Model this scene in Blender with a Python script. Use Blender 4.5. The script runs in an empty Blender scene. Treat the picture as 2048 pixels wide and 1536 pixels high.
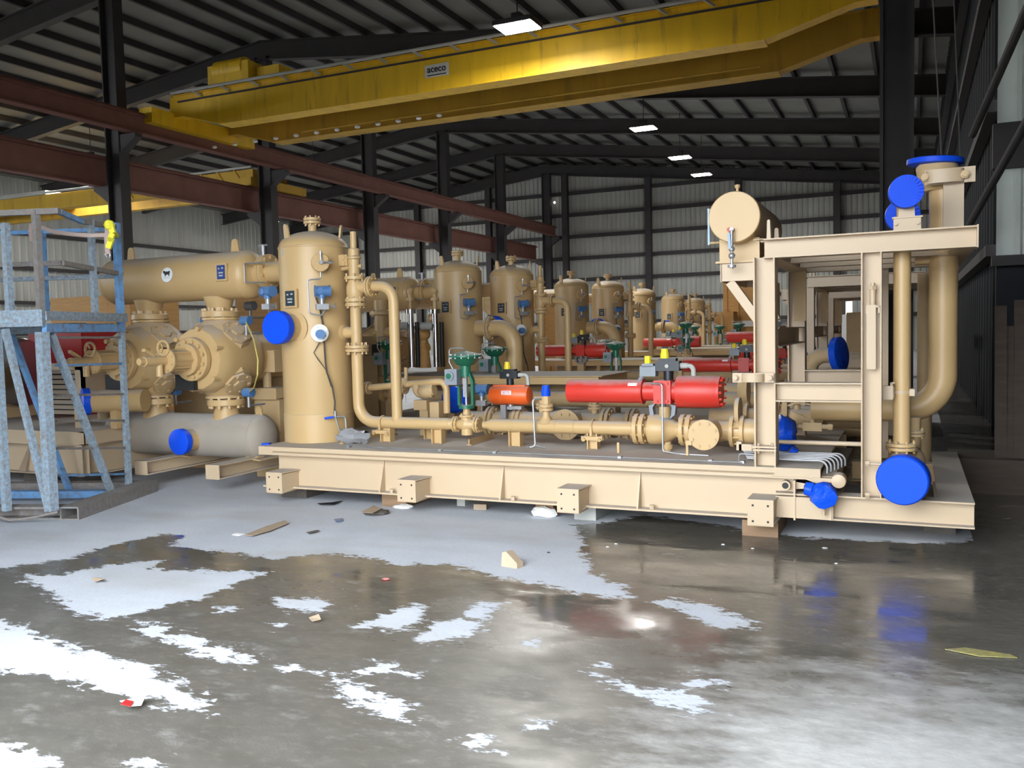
import bpy, math, random
import numpy as np
from mathutils import Vector as V, Matrix
S = bpy.context.scene
COL = S.collection
R = math.radians

# ------------------------------------------------------------------ camera, sky, exposure
F_PX = 1754.6
CAM = V((0, 0, 1.6))
_y, _p, _r = R(24.5116), R(3.332), R(-1.3317)
_f = V((-math.sin(_y)*math.cos(_p), math.cos(_y)*math.cos(_p), -math.sin(_p)))
_rt = V((math.cos(_y), math.sin(_y), 0)); _up = _rt.cross(_f)
_rt, _up = math.cos(_r)*_rt + math.sin(_r)*_up, -math.sin(_r)*_rt + math.cos(_r)*_up
cd = bpy.data.cameras.new('camera'); cam = bpy.data.objects.new('camera', cd); COL.objects.link(cam)
cam.matrix_world = Matrix(((_rt.x, _up.x, -_f.x, CAM.x), (_rt.y, _up.y, -_f.y, CAM.y), (_rt.z, _up.z, -_f.z, CAM.z), (0, 0, 0, 1)))
cd.sensor_fit = 'HORIZONTAL'; cd.sensor_width = 36; cd.lens = 36*F_PX/2048; cd.clip_end = 300; cd.clip_start = .05
S.camera = cam
S.view_settings.view_transform = 'Standard'; S.view_settings.look = 'None'
S.view_settings.gamma = 1; S.view_settings.use_curve_mapping = False
S.view_settings.exposure = 1.78
w = bpy.data.worlds.new('sky'); S.world = w; w.use_nodes = True
bg = w.node_tree.nodes['Background']; bg.inputs[0].default_value = (.86, .93, 1.0, 1); bg.inputs[1].default_value = 3.9
S.cycles.max_bounces = 8; S.cycles.diffuse_bounces = 4; S.cycles.glossy_bounces = 4; S.cycles.sample_clamp_indirect = 6
S.cycles.caustics_reflective = False; S.cycles.caustics_refractive = False

def at(px, py, Y=None, X=None, Z=None):
    d = _f + _rt*((px-1024)/F_PX) - _up*((py-768)/F_PX)
    t = d and (Y/d.y if Y is not None else X/d.x if X is not None else (Z-1.6)/d.z)
    return CAM + d*t
def rad(wpx, p):
    return wpx/2*((p-CAM).dot(_f))/F_PX

# ------------------------------------------------------------------ materials
def mat(name, col, rough=.5, metal=0., dust=0., var=.12, scale=6., bump=0., rust=None, rustamt=.5, emit=0, stretch=None, coat=0.):
    m = bpy.data.materials.new(name); m.use_nodes = True; nt = m.node_tree; N = nt.nodes; L = nt.links
    b = N['Principled BSDF']
    b.inputs['Roughness'].default_value = rough; b.inputs['Metallic'].default_value = metal
    if emit:
        b.inputs['Base Color'].default_value = (*col, 1)
        b.inputs['Emission Color'].default_value = (*col, 1); b.inputs['Emission Strength'].default_value = emit
        return m
    tc = N.new('ShaderNodeTexCoord'); mp = N.new('ShaderNodeMapping'); L.new(tc.outputs['Object'], mp.inputs[0])
    if stretch: mp.inputs['Scale'].default_value = stretch
    no = N.new('ShaderNodeTexNoise'); no.inputs['Scale'].default_value = scale; no.inputs['Detail'].default_value = 6
    L.new(mp.outputs[0], no.inputs['Vector'])
    mx = N.new('ShaderNodeMix'); mx.data_type = 'RGBA'
    mx.inputs['A'].default_value = tuple(c*(1-var) for c in col)+(1,); mx.inputs['B'].default_value = tuple(min(1, c*(1+var)) for c in col)+(1,)
    L.new(no.outputs[0], mx.inputs['Factor']); out = mx.outputs['Result']
    if rust:
        n2 = N.new('ShaderNodeTexNoise'); n2.inputs['Scale'].default_value = scale*1.7; n2.inputs['Detail'].default_value = 8; n2.inputs['Roughness'].default_value = .7
        L.new(mp.outputs[0], n2.inputs['Vector'])
        mr = N.new('ShaderNodeMapRange'); mr.inputs[1].default_value = .58-rustamt*.3; mr.inputs[2].default_value = .84-rustamt*.3
        L.new(n2.outputs[0], mr.inputs[0])
        m2 = N.new('ShaderNodeMix'); m2.data_type = 'RGBA'; L.new(mr.outputs[0], m2.inputs['Factor']); L.new(out, m2.inputs['A']); m2.inputs['B'].default_value = (*rust, 1)
        out = m2.outputs['Result']
    if dust:
        g = N.new('ShaderNodeNewGeometry'); sp = N.new('ShaderNodeSeparateXYZ'); L.new(g.outputs['Normal'], sp.inputs[0])
        n3 = N.new('ShaderNodeTexNoise'); n3.inputs['Scale'].default_value = 9; n3.inputs['Detail'].default_value = 5
        L.new(tc.outputs['Object'], n3.inputs['Vector'])
        ad = N.new('ShaderNodeMath'); ad.operation = 'MULTIPLY_ADD'; ad.inputs[1].default_value = .5; L.new(n3.outputs[0], ad.inputs[0]); L.new(sp.outputs[2], ad.inputs[2])
        mr = N.new('ShaderNodeMapRange'); mr.inputs[1].default_value = .75; mr.inputs[2].default_value = 1.25; mr.inputs[4].default_value = dust; L.new(ad.outputs[0], mr.inputs[0])
        m3 = N.new('ShaderNodeMix'); m3.data_type = 'RGBA'; L.new(mr.outputs[0], m3.inputs['Factor']); L.new(out, m3.inputs['A']); m3.inputs['B'].default_value = (.44, .42, .40, 1)
        out = m3.outputs['Result']
        rr = N.new('ShaderNodeMapRange'); rr.inputs[3].default_value = rough; rr.inputs[4].default_value = .85; L.new(mr.outputs[0], rr.inputs[0]); L.new(rr.outputs[0], b.inputs['Roughness'])
    L.new(out, b.inputs['Base Color'])
    if coat: b.inputs['Coat Weight'].default_value = coat
    if bump:
        bp = N.new('ShaderNodeBump'); bp.inputs['Strength'].default_value = bump; bp.inputs['Distance'].default_value = .02
        L.new(no.outputs[0], bp.inputs['Height']); L.new(bp.outputs[0], b.inputs['Normal'])
    return m
TAN = mat('tan_paint', (.55, .37, .17), .42, dust=.75, var=.07, scale=3)
TANF = mat('tan_paint_frame', (.53, .40, .26), .45, dust=.8, var=.05, scale=3)
DUSTY = mat('dust_covered_paint', (.37, .32, .26), .7, dust=1., var=.12, scale=4)
TAND = mat('dusty_tan_paint', (.50, .35, .18), .65, dust=.95, var=.15, scale=5)
BLUE = mat('blue_plastic', (.006, .075, .72), .45, var=.05)
BLUET = mat('blue_tape', (.008, .08, .66), .3, var=.15, scale=20, bump=.6)
RED = mat('red_paint', (.60, .036, .022), .42, dust=.7, var=.12)
ORANGE = mat('orange_paint', (.85, .13, .02), .4, dust=.45, var=.08)
GREEN = mat('green_paint', (.012, .13, .07), .38, dust=.45, var=.1)
GREY = mat('grey_casting', (.22, .24, .27), .5, dust=.4, var=.15)
DARK = mat('dark_plastic', (.012, .014, .018), .45, dust=.3)
YELLOW = mat('yellow_plastic', (.85, .66, .03), .45, var=.06)
TRBLUE = mat('transmitter_blue', (.07, .17, .36), .4, dust=.35)
STEEL = mat('stainless_steel', (.36, .36, .37), .42, metal=.6, var=.1)
CHROME = mat('chrome', (.5, .51, .53), .18, metal=1., var=.05)
WHITE = mat('white_plastic', (.8, .8, .8), .5, var=.04)
BLACK = mat('black_rubber', (.012, .012, .012), .6)
PLATE = mat('nameplate_black', (.03, .045, .06), .35)
CABLE = mat('dark_cable', (.05, .045, .04), .6)
YCABLE = mat('yellow_cable', (.55, .45, .12), .6)
DARKWOOD = mat('dark_timber', (.06, .042, .03), .85, var=.4, scale=4, stretch=(1, 1, 6))  # much darker timber tone, for the boards and stack at the right
WOOD = mat('timber', (.26, .16, .09), .8, var=.3, scale=4, stretch=(1, 1, 8), bump=.3)
CRATE = mat('crate_wood', (.55, .30, .10), .75, var=.25, scale=3, stretch=(1, 1, 9), bump=.2)
SCAF = mat('weathered_blue_paint', (.28, .38, .47), .65, var=.3, scale=20, rust=(.21, .18, .155), rustamt=.55, bump=.3)
SCAFB = mat('bright_blue_paint', (.15, .33, .60), .55, var=.25, scale=8, rust=(.15, .11, .08), rustamt=.35)
SCAFR = mat('rusty_steel', (.22, .185, .16), .8, var=.35, scale=18, rust=(.22, .26, .30), rustamt=.4, bump=.4)
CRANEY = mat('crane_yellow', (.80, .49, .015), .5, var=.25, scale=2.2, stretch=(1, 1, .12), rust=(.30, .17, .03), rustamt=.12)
CRANED = mat('crane_dark_yellow', (.50, .30, .03), .7, var=.25, scale=1.2, stretch=(1, 1, .15), rust=(.25, .15, .03), rustamt=.2)  # darker crane yellow, for the rear girder and the left-bay crane
RUNWAY = mat('red_oxide_steel', (.20, .085, .065), .75, var=.25, scale=2)
STRUCT = mat('dark_steel', (.045, .04, .04), .75, var=.25, scale=2)
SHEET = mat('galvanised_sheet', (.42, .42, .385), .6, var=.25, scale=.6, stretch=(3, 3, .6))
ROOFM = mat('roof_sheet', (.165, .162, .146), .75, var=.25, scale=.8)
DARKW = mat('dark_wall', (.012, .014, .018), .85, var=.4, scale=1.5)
LINEN = mat('webbing', (.45, .34, .30), .8, var=.2)
YSLING = mat('yellow_sling', (.85, .78, .05), .7, var=.15)
PAPER = mat('white_paper', (.85, .84, .82), .8, var=.05)
CARD = mat('cardboard', (.42, .32, .22), .85, var=.2)
LAMP = mat('lamp_diffuser', (1, .98, .93), emit=100)
LAMPD = mat('dim_diffuser', (1, .95, .88), emit=1.0)
REDW = mat('red_panel', (.42, .02, .02), .6, var=.12)
RUBBLE = mat('wet_cardboard', (.10, .085, .07), .8, var=.4, scale=15)

SHEETL = mat('translucent_sheet', (.62, .64, .60), .6, var=.12, scale=3)
_n = SHEETL.node_tree; _t = _n.nodes.new('ShaderNodeBsdfTranslucent'); _t.inputs[0].default_value = (.45, .47, .44, 1); _m = _n.nodes.new('ShaderNodeMixShader'); _m.inputs[0].default_value = .35
_n.links.new(_n.nodes['Principled BSDF'].outputs[0], _m.inputs[1]); _n.links.new(_t.outputs[0], _m.inputs[2]); _n.links.new(_m.outputs[0], _n.nodes['Material Output'].inputs[0])
for _m in (BLUE, BLUET): _m.node_tree.nodes['Principled BSDF'].inputs['Specular IOR Level'].default_value = .2

# ------------------------------------------------------------------ mesh builder
def basis(a):
    a = V(a).normalized(); t = V((0, 0, 1)) if abs(a.z) < .9 else V((1, 0, 0))
    u = t.cross(a).normalized(); return a, u, a.cross(u)
class G:
    def __init__(s): s.v = []; s.f = []
    def add(s, vs, fs):
        o = len(s.v); s.v += [tuple(q) for q in vs]; s.f += [tuple(i+o for i in q) for q in fs]; return s
    def box(s, x0, x1, y0, y1, z0, z1):
        vs = [(x, y, z) for x in (x0, x1) for y in (y0, y1) for z in (z0, z1)]
        return s.add(vs, [(0, 1, 3, 2), (4, 6, 7, 5), (0, 4, 5, 1), (2, 3, 7, 6), (0, 2, 6, 4), (1, 5, 7, 3)])
    def ob(s, c, ax, hx, hy, hz):
        x, y, z = [V(q).normalized() for q in ax]; c = V(c)
        vs = [c+x*a*hx+y*b*hy+z*d*hz for a in (-1, 1) for b in (-1, 1) for d in (-1, 1)]
        return s.add(vs, [(0, 1, 3, 2), (4, 6, 7, 5), (0, 4, 5, 1), (2, 3, 7, 6), (0, 2, 6, 4), (1, 5, 7, 3)])
    def bar(s, p, q, wd, ht, up=(0, 0, 1)):
        p, q = V(p), V(q); d = (q-p).normalized(); u = V(up); u = (u-d*u.dot(d))
        if u.length < 1e-4: u = basis(d)[1]
        u.normalize(); return s.ob((p+q)/2, (d, u, d.cross(u)), (q-p).length/2, ht/2, wd/2)
    def prof(s, p, q, poly, u, v):
        p, q, u, v = V(p), V(q), V(u), V(v); n = len(poly)
        vs = [p+u*a+v*b for a, b in poly]+[q+u*a+v*b for a, b in poly]
        return s.add(vs, [(i, (i+1) % n, n+(i+1) % n, n+i) for i in range(n)]+[tuple(range(n))[::-1], tuple(range(n, 2*n))])
    def ibeam(s, p, q, h, b, up, tw=.008, tf=.011):
        d = (V(q)-V(p)).normalized(); u = V(up).normalized(); w_ = d.cross(u); H, B = h/2, b/2; t = tw/2
        return s.prof(p, q, [(-H, -B), (-H+tf, -B), (-H+tf, -t), (H-tf, -t), (H-tf, -B), (H, -B), (H, B), (H-tf, B), (H-tf, t), (-H+tf, t), (-H+tf, B), (-H, B)], u, w_)
    def chan(s, p, q, h, b, up, side, t=.009):
        u = V(up).normalized(); H = h/2
        return s.prof(p, q, [(-H, 0), (H, 0), (H, b), (H-t, b), (H-t, t), (-H+t, t), (-H+t, b), (-H, b)], u, V(side).normalized())
    def lathe(s, prof, p, axis, n=28):
        a, u, v = basis(axis); p = V(p); m = len(prof); vs = []
        for r, t in prof:
            for i in range(n):
                th = 2*math.pi*i/n; vs.append(p+a*t+(u*math.cos(th)+v*math.sin(th))*max(r, 1e-4))
        fs = [(j*n+i, j*n+(i+1) % n, (j+1)*n+(i+1) % n, (j+1)*n+i) for j in range(m-1) for i in range(n)]
        fs += [tuple(range(n))[::-1], tuple((m-1)*n+i for i in range(n))]
        return s.add(vs, fs)
    def cyl(s, p, q, r, r1=None, n=20):
        p, q = V(p), V(q); return s.lathe([(r, 0), (r if r1 is None else r1, (q-p).length)], p, q-p, n)
    def ball(s, p, r, n=12, sq=(1, 1, 1)):
        vs = []; p = V(p); m = n//2
        for j in range(m+1):
            ph = math.pi*j/m
            for i in range(n):
                th = 2*math.pi*i/n; vs.append(p+V((r*sq[0]*math.sin(ph)*math.cos(th), r*sq[1]*math.sin(ph)*math.sin(th), r*sq[2]*math.cos(ph))))
        return s.add(vs, [(j*n+i, (j+1)*n+i, (j+1)*n+(i+1) % n, j*n+(i+1) % n) for j in range(m) for i in range(n)])
    def tube(s, pts, r, n=14, bend=0, seg=6):
        P = [V(q) for q in pts]; path = [P[0]]
        for i in range(1, len(P)-1):
            if bend:
                a, b = (P[i-1]-P[i]), (P[i+1]-P[i]); la, lb = a.length, b.length; a.normalize(); b.normalize()
                ang = a.angle(b); d = min(bend/max(math.tan(ang/2), .05), la*.49 if i > 1 else la*.98, lb*.49 if i < len(P)-2 else lb*.98)
                A, B = P[i]+a*d, P[i]+b*d
                rr = d*math.tan(ang/2); cdir = (a+b).normalized(); cc = P[i]+cdir*math.hypot(d, rr)
                for k in range(seg+1):
                    t = k/seg; va, vb = (A-cc), (B-cc)
                    om = va.angle(vb, 0); q = va if om < 1e-4 else (va*math.sin((1-t)*om)+vb*math.sin(t*om))/math.sin(om)
                    path.append(cc+q)
            else: path.append(P[i])
        path.append(P[-1]); vs = []; m = len(path); u = None
        for k in range(m):
            t = (path[min(k+1, m-1)]-path[max(k-1, 0)]).normalized()
            if u is None: u = basis(t)[1]
            u = (u-t*u.dot(t)).normalized(); v = t.cross(u)
            for i in range(n):
                th = 2*math.pi*i/n; vs.append(path[k]+(u*math.cos(th)+v*math.sin(th))*r)
        fs = [(j*n+i, j*n+(i+1) % n, (j+1)*n+(i+1) % n, (j+1)*n+i) for j in range(m-1) for i in range(n)]
        fs += [tuple(range(n))[::-1], tuple((m-1)*n+i for i in range(n))]
        return s.add(vs, fs)
    def flange(s, p, axis, r, t=.03, nb=8, rb=None, bl=.018, hub=None):
        """bolted flange disc from p along axis, nuts on both faces"""
        a, u, v = basis(axis); p = V(p); s.lathe([(r*.97, 0), (r, t*.12), (r, t*.88), (r*.97, t)], p, a, 32)
        rb = rb or r*.8; br = r*.1
        for i in range(nb):
            th = 2*math.pi*(i+.5)/nb; c = p+(u*math.cos(th)+v*math.sin(th))*rb
            s.cyl(c-a*bl, c+a*(t+bl), br, n=6)
        return s
    def pair(s, p, axis, r, t=.03, gap=.006, nb=8, bl=.02):
        a = V(axis).normalized(); p = V(p)
        s.lathe([(r*.97, 0), (r, t*.1), (r, t*.9), (r*.97, t)], p-a*(t+gap/2), a, 32)
        s.lathe([(r*.97, 0), (r, t*.1), (r, t*.9), (r*.97, t)], p+a*gap/2, a, 32)
        s.cyl(p-a*gap, p+a*gap, r*.72, n=24)
        _, u, v = basis(a)
        for i in range(nb):
            th = 2*math.pi*(i+.5)/nb; c = p+(u*math.cos(th)+v*math.sin(th))*r*.82
            s.cyl(c-a*(t+bl), c+a*(t+bl), r*.085, n=6)
        return s
    def prism(s, pts, dv):
        p = [V(q) for q in pts]; n = len(p); dv = V(dv)
        return s.add(p+[q+dv for q in p], [(i, (i+1) % n, n+(i+1) % n, n+i) for i in range(n)]+[tuple(range(n))[::-1], tuple(range(n, 2*n))])
    def lug(s, p, u, v, wd, ht, t, hole=True):
        """lifting eye plate: base centre p, width along u, height along v, thickness t"""
        p, u, v = V(p), V(u).normalized(), V(v).normalized(); nn = u.cross(v); r = wd*.36
        pts = [p-u*wd/2, p+u*wd/2]+[p+v*(ht-r)+u*r*math.cos(a)+v*r*math.sin(a) for a in [math.pi*k/8 for k in range(9)]]
        return s.prism([q-nn*t/2 for q in pts], nn*t)
    def build(s, name, m, parent=None, sm=35):
        me = bpy.data.meshes.new(name)
        o0 = V((0, 0, 0))
        if parent is not None:
            q = parent
            while q is not None: o0 = o0+q.location; q = q.parent
        me.from_pydata([(a-o0.x, b-o0.y, c-o0.z) for a, b, c in s.v], [], s.f)
        import bmesh
        bm = bmesh.new(); bm.from_mesh(me); bmesh.ops.recalc_face_normals(bm, faces=bm.faces); bm.to_mesh(me); bm.free()
        me.polygons.foreach_set('use_smooth', [True]*len(me.polygons)); me.set_sharp_from_angle(angle=R(sm))
        me.materials.append(m); o = bpy.data.objects.new(name, me); COL.objects.link(o)
        if parent is not None: o.parent = parent
        return o
def tag(o, label, cat, group=None, kind=None):
    o['label'] = label; o['category'] = cat
    if group: o['group'] = group
    if kind: o['kind'] = kind
    return o
def thing(name, label, cat, loc, group=None):
    o = bpy.data.objects.new(name, None); o.empty_display_size = .1; COL.objects.link(o); o.location = V(loc); return tag(o, label, cat, group)
def struct(o): o['kind'] = 'structure'; return o
def kids(o): return [c for c in bpy.data.objects if c.parent == o]
def copy_tree(o, off=None, label=None, parent=None, group=None, skip=()):
    c = o.copy(); COL.objects.link(c)
    if parent is not None: c.parent = parent; c.matrix_parent_inverse.identity()
    if off is not None: c.location = o.location+V(off)
    if label: c['label'] = label
    if group: c['group'] = group
    for ch in CH.get(o.name, kids(o)):
        if ch.name.split('.')[0] not in skip: copy_tree(ch, parent=c)
    return c
CH = {}
def text_mesh(name, body, size, loc, m, parent, off=0):
    c = bpy.data.curves.new(name, 'FONT'); c.body = body; c.size = size; c.align_x = 'CENTER'; c.align_y = 'CENTER'; c.extrude = .001; c.offset = off
    t = bpy.data.objects.new(name, c); me = bpy.data.meshes.new_from_object(t); bpy.data.objects.remove(t)
    o = bpy.data.objects.new(name, me); COL.objects.link(o); o.parent = parent; o.location = loc; o.rotation_euler = (R(90), 0, 0); me.materials.clear(); me.materials.append(m); return o
X_, Y_, Z_ = V((1, 0, 0)), V((0, 1, 0)), V((0, 0, 1))

# ------------------------------------------------------------------ the building
def ribbed(x0, x1, step, amp):
    pts = []; x = x0; k = 0
    while x < x1:
        for dx, h in ((0, 0), (step*.62, 0), (step*.72, amp), (step*.90, amp)): pts.append((x+dx, h))
        x += step
    return pts+[(x1, 0)]
YD, YB, XL, XR, XLL = 0.3, 60.0, -24.0, 1.15, -47.0    # door wall, back wall, column row, right wall, far left wall
def roof_z(x): return 11.05+(-x)*.118 if x > XL else 11.05+24*.118-(XL-x)*.118
def sheet(name, p, along, up_len, length, step=.3, amp=.035, nrm=(0, -1, 0), m=SHEET, thick=.05):
    g = G(); al, n = V(along), V(nrm); pr = ribbed(0, length, step, amp); p = V(p)
    a = [p+al*x+n*h for x, h in pr]; b = [p+al*length-n*thick, p-n*thick]
    return g.prism(a+b, Z_*up_len).build(name, m, sm=20)

# floor with a signed map of dry patches, traced on the ground
exec_floor = None
nx, ny = 260, 190
gx = np.concatenate([np.linspace(-70, -11, 20)[:-1], np.linspace(-11, 2.5, nx), np.linspace(2.5, 40, 8)[1:]])
gy = np.concatenate([np.linspace(-60, 1.6, 12)[:-1], np.linspace(1.6, 11, ny), np.linspace(11, 90, 16)[1:]])
DRY = [  # outlines of dry concrete, in photograph pixels, cast onto the ground
 [(-900, 1150), (0, 1138), (60, 1128), (140, 1118), (200, 1096), (330, 1068), (370, 1070), (340, 1090), (430, 1102), (500, 1112), (560, 1118), (620, 1108), (720, 1112), (800, 1130), (900, 1128), (980, 1150), (1080, 1170), (1180, 1190), (1260, 1200), (1250, 1175), (1190, 1150), (1165, 1110), (1165, 1070), (1150, 1050), (1210, 1045), (1280, 1030), (1440, 1050), (1600, 1075), (1860, 1088), (1955, 1080), (1950, 1040), (1800, 1000), (1500, 900), (1000, 850), (400, 850), (-900, 900)],
 [(40, 1152), (120, 1150), (230, 1128), (330, 1120), (300, 1138), (400, 1140), (535, 1146), (470, 1168), (400, 1200), (330, 1212), (250, 1232), (200, 1240), (130, 1215), (90, 1180)],
 [(260, 1245), (330, 1252), (400, 1280), (470, 1300), (525, 1322), (490, 1332), (420, 1318), (340, 1285), (280, 1262)],
 [(-400, 1230), (0, 1240), (60, 1262), (120, 1285), (210, 1310), (300, 1335), (360, 1368), (410, 1400), (420, 1425), (330, 1412), (250, 1388), (160, 1368), (90, 1350), (0, 1345), (-400, 1330)],
 [(0, 1490), (60, 1505), (112, 1530), (60, 1545), (-300, 1560), (-300, 1480)],
 [(250, 1525), (300, 1516), (322, 1520), (290, 1534), (250, 1545)],
 [(545, 1197), (610, 1195), (655, 1205), (640, 1222), (600, 1225), (560, 1210)],
 [(435, 1218), (470, 1214), (465, 1222), (440, 1225)],
 [(705, 1252), (770, 1228), (830, 1208), (855, 1218), (835, 1245), (790, 1264), (760, 1258)],
 [(828, 1278), (870, 1245), (930, 1240), (970, 1246), (945, 1270), (900, 1284)],
 [(928, 1230), (960, 1205), (1005, 1210), (985, 1235), (950, 1240)],
 [(645, 1344), (700, 1362), (760, 1388), (828, 1408), (815, 1440), (770, 1432), (710, 1408), (672, 1395), (690, 1378)],
 [(720, 1348), (745, 1324), (790, 1334), (835, 1352), (790, 1350), (755, 1350)],
 [(915, 1480), (965, 1468), (1000, 1490), (1003, 1510), (960, 1498)],
 [(1048, 1289), (1083, 1278), (1075, 1294), (1055, 1296)],
 [(1310, 1205), (1345, 1198), (1400, 1206), (1480, 1232), (1512, 1258), (1460, 1256), (1400, 1240), (1350, 1220)],
 [(1187, 1352), (1240, 1362), (1310, 1376), (1400, 1398), (1440, 1425), (1400, 1428), (1320, 1408), (1240, 1378)],
 [(1357, 1342), (1380, 1340), (1400, 1358), (1460, 1374), (1440, 1378), (1385, 1372)],
 [(1048, 1435), (1075, 1440), (1103, 1455), (1092, 1460), (1060, 1448)],
 [(550, 1335), (590, 1330), (600, 1340), (570, 1346)], [(1187, 1327), (1228, 1328), (1215, 1335), (1195, 1333)], [(523, 1250), (560, 1252), (545, 1257)]]
def sdf(poly, PX, PY):
    q = [at(x, y, Z=0) for x, y in poly]; q = np.array([(a.x, a.y) for a in q]); n = len(q)
    d = np.full(PX.shape, 1e9); inside = np.zeros(PX.shape, bool)
    for i in range(n):
        (ax, ay), (bx, by) = q[i], q[(i+1) % n]; ex, ey = bx-ax, by-ay; L2 = ex*ex+ey*ey+1e-12
        t = np.clip(((PX-ax)*ex+(PY-ay)*ey)/L2, 0, 1); d = np.minimum(d, np.hypot(PX-ax-t*ex, PY-ay-t*ey))
        c = (ay > PY) != (by > PY); xi = ax+(PY-ay)/np.where(abs(by-ay) < 1e-9, 1e-9, by-ay)*ex; inside ^= c & (PX < xi)
    return np.where(inside, d, -d)
GX, GY = np.meshgrid(gx, gy, indexing='ij'); dry = np.full(GX.shape, -1e9)
for poly in DRY: dry = np.maximum(dry, sdf(poly, GX, GY))
dry = np.clip(dry, -.6, .6); dry[(GY > 11)] = .6; dry[(GX > .43) & (GY > 7)] = -.6  # strip right of the skid set to dark wet colour in place of shade
me = bpy.data.meshes.new('floor'); NX, NY = GX.shape
me.from_pydata(np.stack([GX.ravel(), GY.ravel(), np.zeros(GX.size)], 1).tolist(), [], [(i*NY+j, (i+1)*NY+j, (i+1)*NY+j+1, i*NY+j+1) for i in range(NX-1) for j in range(NY-1)])
at_ = me.attributes.new('dry_patch', 'FLOAT', 'POINT'); at_.data.foreach_set('value', dry.ravel().astype(np.float32))
pale_front = 1.0*np.clip((4.8-GY)/1.4, 0, 1)*np.clip((GX+1.35)/1.2, 0.04, 1)  # lightens the wet tone towards the front right
at_ = me.attributes.new('pale_front', 'FLOAT', 'POINT'); at_.data.foreach_set('value', pale_front.ravel().astype(np.float32))
at_ = me.attributes.new('coarse', 'FLOAT', 'POINT'); at_.data.foreach_set('value', np.clip((4.9-GY)/1.2, 0, 1).ravel().astype(np.float32))
floor = bpy.data.objects.new('floor', me); COL.objects.link(floor); struct(floor)
def floor_mat():
    m = bpy.data.materials.new('wet_concrete'); m.use_nodes = True; nt = m.node_tree; N = nt.nodes; L = nt.links; b = N['Principled BSDF']
    tc = N.new('ShaderNodeTexCoord'); at1 = N.new('ShaderNodeAttribute'); at1.attribute_name = 'dry_patch'
    mp = N.new('ShaderNodeMapping'); mp.inputs['Rotation'].default_value = (0, 0, R(-24)); mp.inputs['Scale'].default_value = (1, 2.0, 1); L.new(tc.outputs['Object'], mp.inputs[0])
    def noise(s, d=6, rg=.55, v=None):
        n = N.new('ShaderNodeTexNoise'); n.inputs['Scale'].default_value = s; n.inputs['Detail'].default_value = d; n.inputs['Roughness'].default_value = rg
        L.new(v or mp.outputs[0], n.inputs['Vector']); return n.outputs[0]
    def math_(op, a, b_, c=None):
        n = N.new('ShaderNodeMath'); n.operation = op
        for i, q in enumerate((a, b_, c)):
            if q is None: continue
            if isinstance(q, (int, float)): n.inputs[i].default_value = q
            else: L.new(q, n.inputs[i])
        return n.outputs[0]
    def mr(x, a, b_, c=0., d=1.):
        n = N.new('ShaderNodeMapRange'); L.new(x, n.inputs[0])
        for i, q in enumerate((a, b_, c, d)): n.inputs[i+1].default_value = q
        return n.outputs[0]
    def mix(fac, a, b_):
        n = N.new('ShaderNodeMix'); n.data_type = 'RGBA'; L.new(fac, n.inputs['Factor'])
        for k, q in (('A', a), ('B', b_)):
            if isinstance(q, tuple): n.inputs[k].default_value = (*q, 1)
            else: L.new(q, n.inputs[k])
        return n.outputs['Result']
    rag = math_('MULTIPLY_ADD', noise(7, 8, .65), .44, -.22)
    fin = math_('MULTIPLY_ADD', noise(26, 5, .65), .16, -.08)
    d = math_('ADD', math_('ADD', at1.outputs['Fac'], rag), fin)
    k = mr(d, -.012, .018)
    dryc = mix(noise(2.2), (.49, .515, .56), (.62, .645, .70)); dryc = mix(mr(noise(30, 4), .45, .8, 0, .35), dryc, (.34, .34, .34))
    dryc = mix(mr(noise(.7, 3), .50, .72, 0, .45), dryc, (.40, .38, .34))
    wetc = mix(noise(3.0), (.075, .068, .056), (.155, .143, .124)); wetc = mix(mr(noise(14, 7, .7), .5, .75, 0, .6), wetc, (.22, .205, .18))
    geo = N.new('ShaderNodeSeparateXYZ'); L.new(tc.outputs['Object'], geo.inputs[0])
    at2 = N.new('ShaderNodeAttribute'); at2.attribute_name = 'pale_front'
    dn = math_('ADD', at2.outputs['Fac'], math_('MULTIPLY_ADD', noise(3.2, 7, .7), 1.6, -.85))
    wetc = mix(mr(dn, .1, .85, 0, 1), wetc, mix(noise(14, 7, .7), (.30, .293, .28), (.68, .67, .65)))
    base = mix(k, wetc, dryc)
    L.new(base, b.inputs['Base Color'])
    at3 = N.new('ShaderNodeAttribute'); at3.attribute_name = 'coarse'
    wr = math_('ADD', mr(noise(1.6, 5, .6), .40, .70, .045, .30), math_('MULTIPLY', at3.outputs['Fac'], .26)); ro = N.new('ShaderNodeMix'); ro.data_type = 'FLOAT'; L.new(k, ro.inputs[0]); L.new(wr, ro.inputs[2]); ro.inputs[3].default_value = .85
    L.new(ro.outputs[0], b.inputs['Roughness'])
    hgt = math_('MULTIPLY', noise(60, 4), mr(noise(1.6, 5, .6), .40, .62, .02, 1)); bp = N.new('ShaderNodeBump'); bp.inputs['Strength'].default_value = .16; bp.inputs['Distance'].default_value = .01
    L.new(hgt, bp.inputs['Height']); L.new(bp.outputs[0], b.inputs['Normal'])
    return m
me.materials.append(floor_mat())

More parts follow.
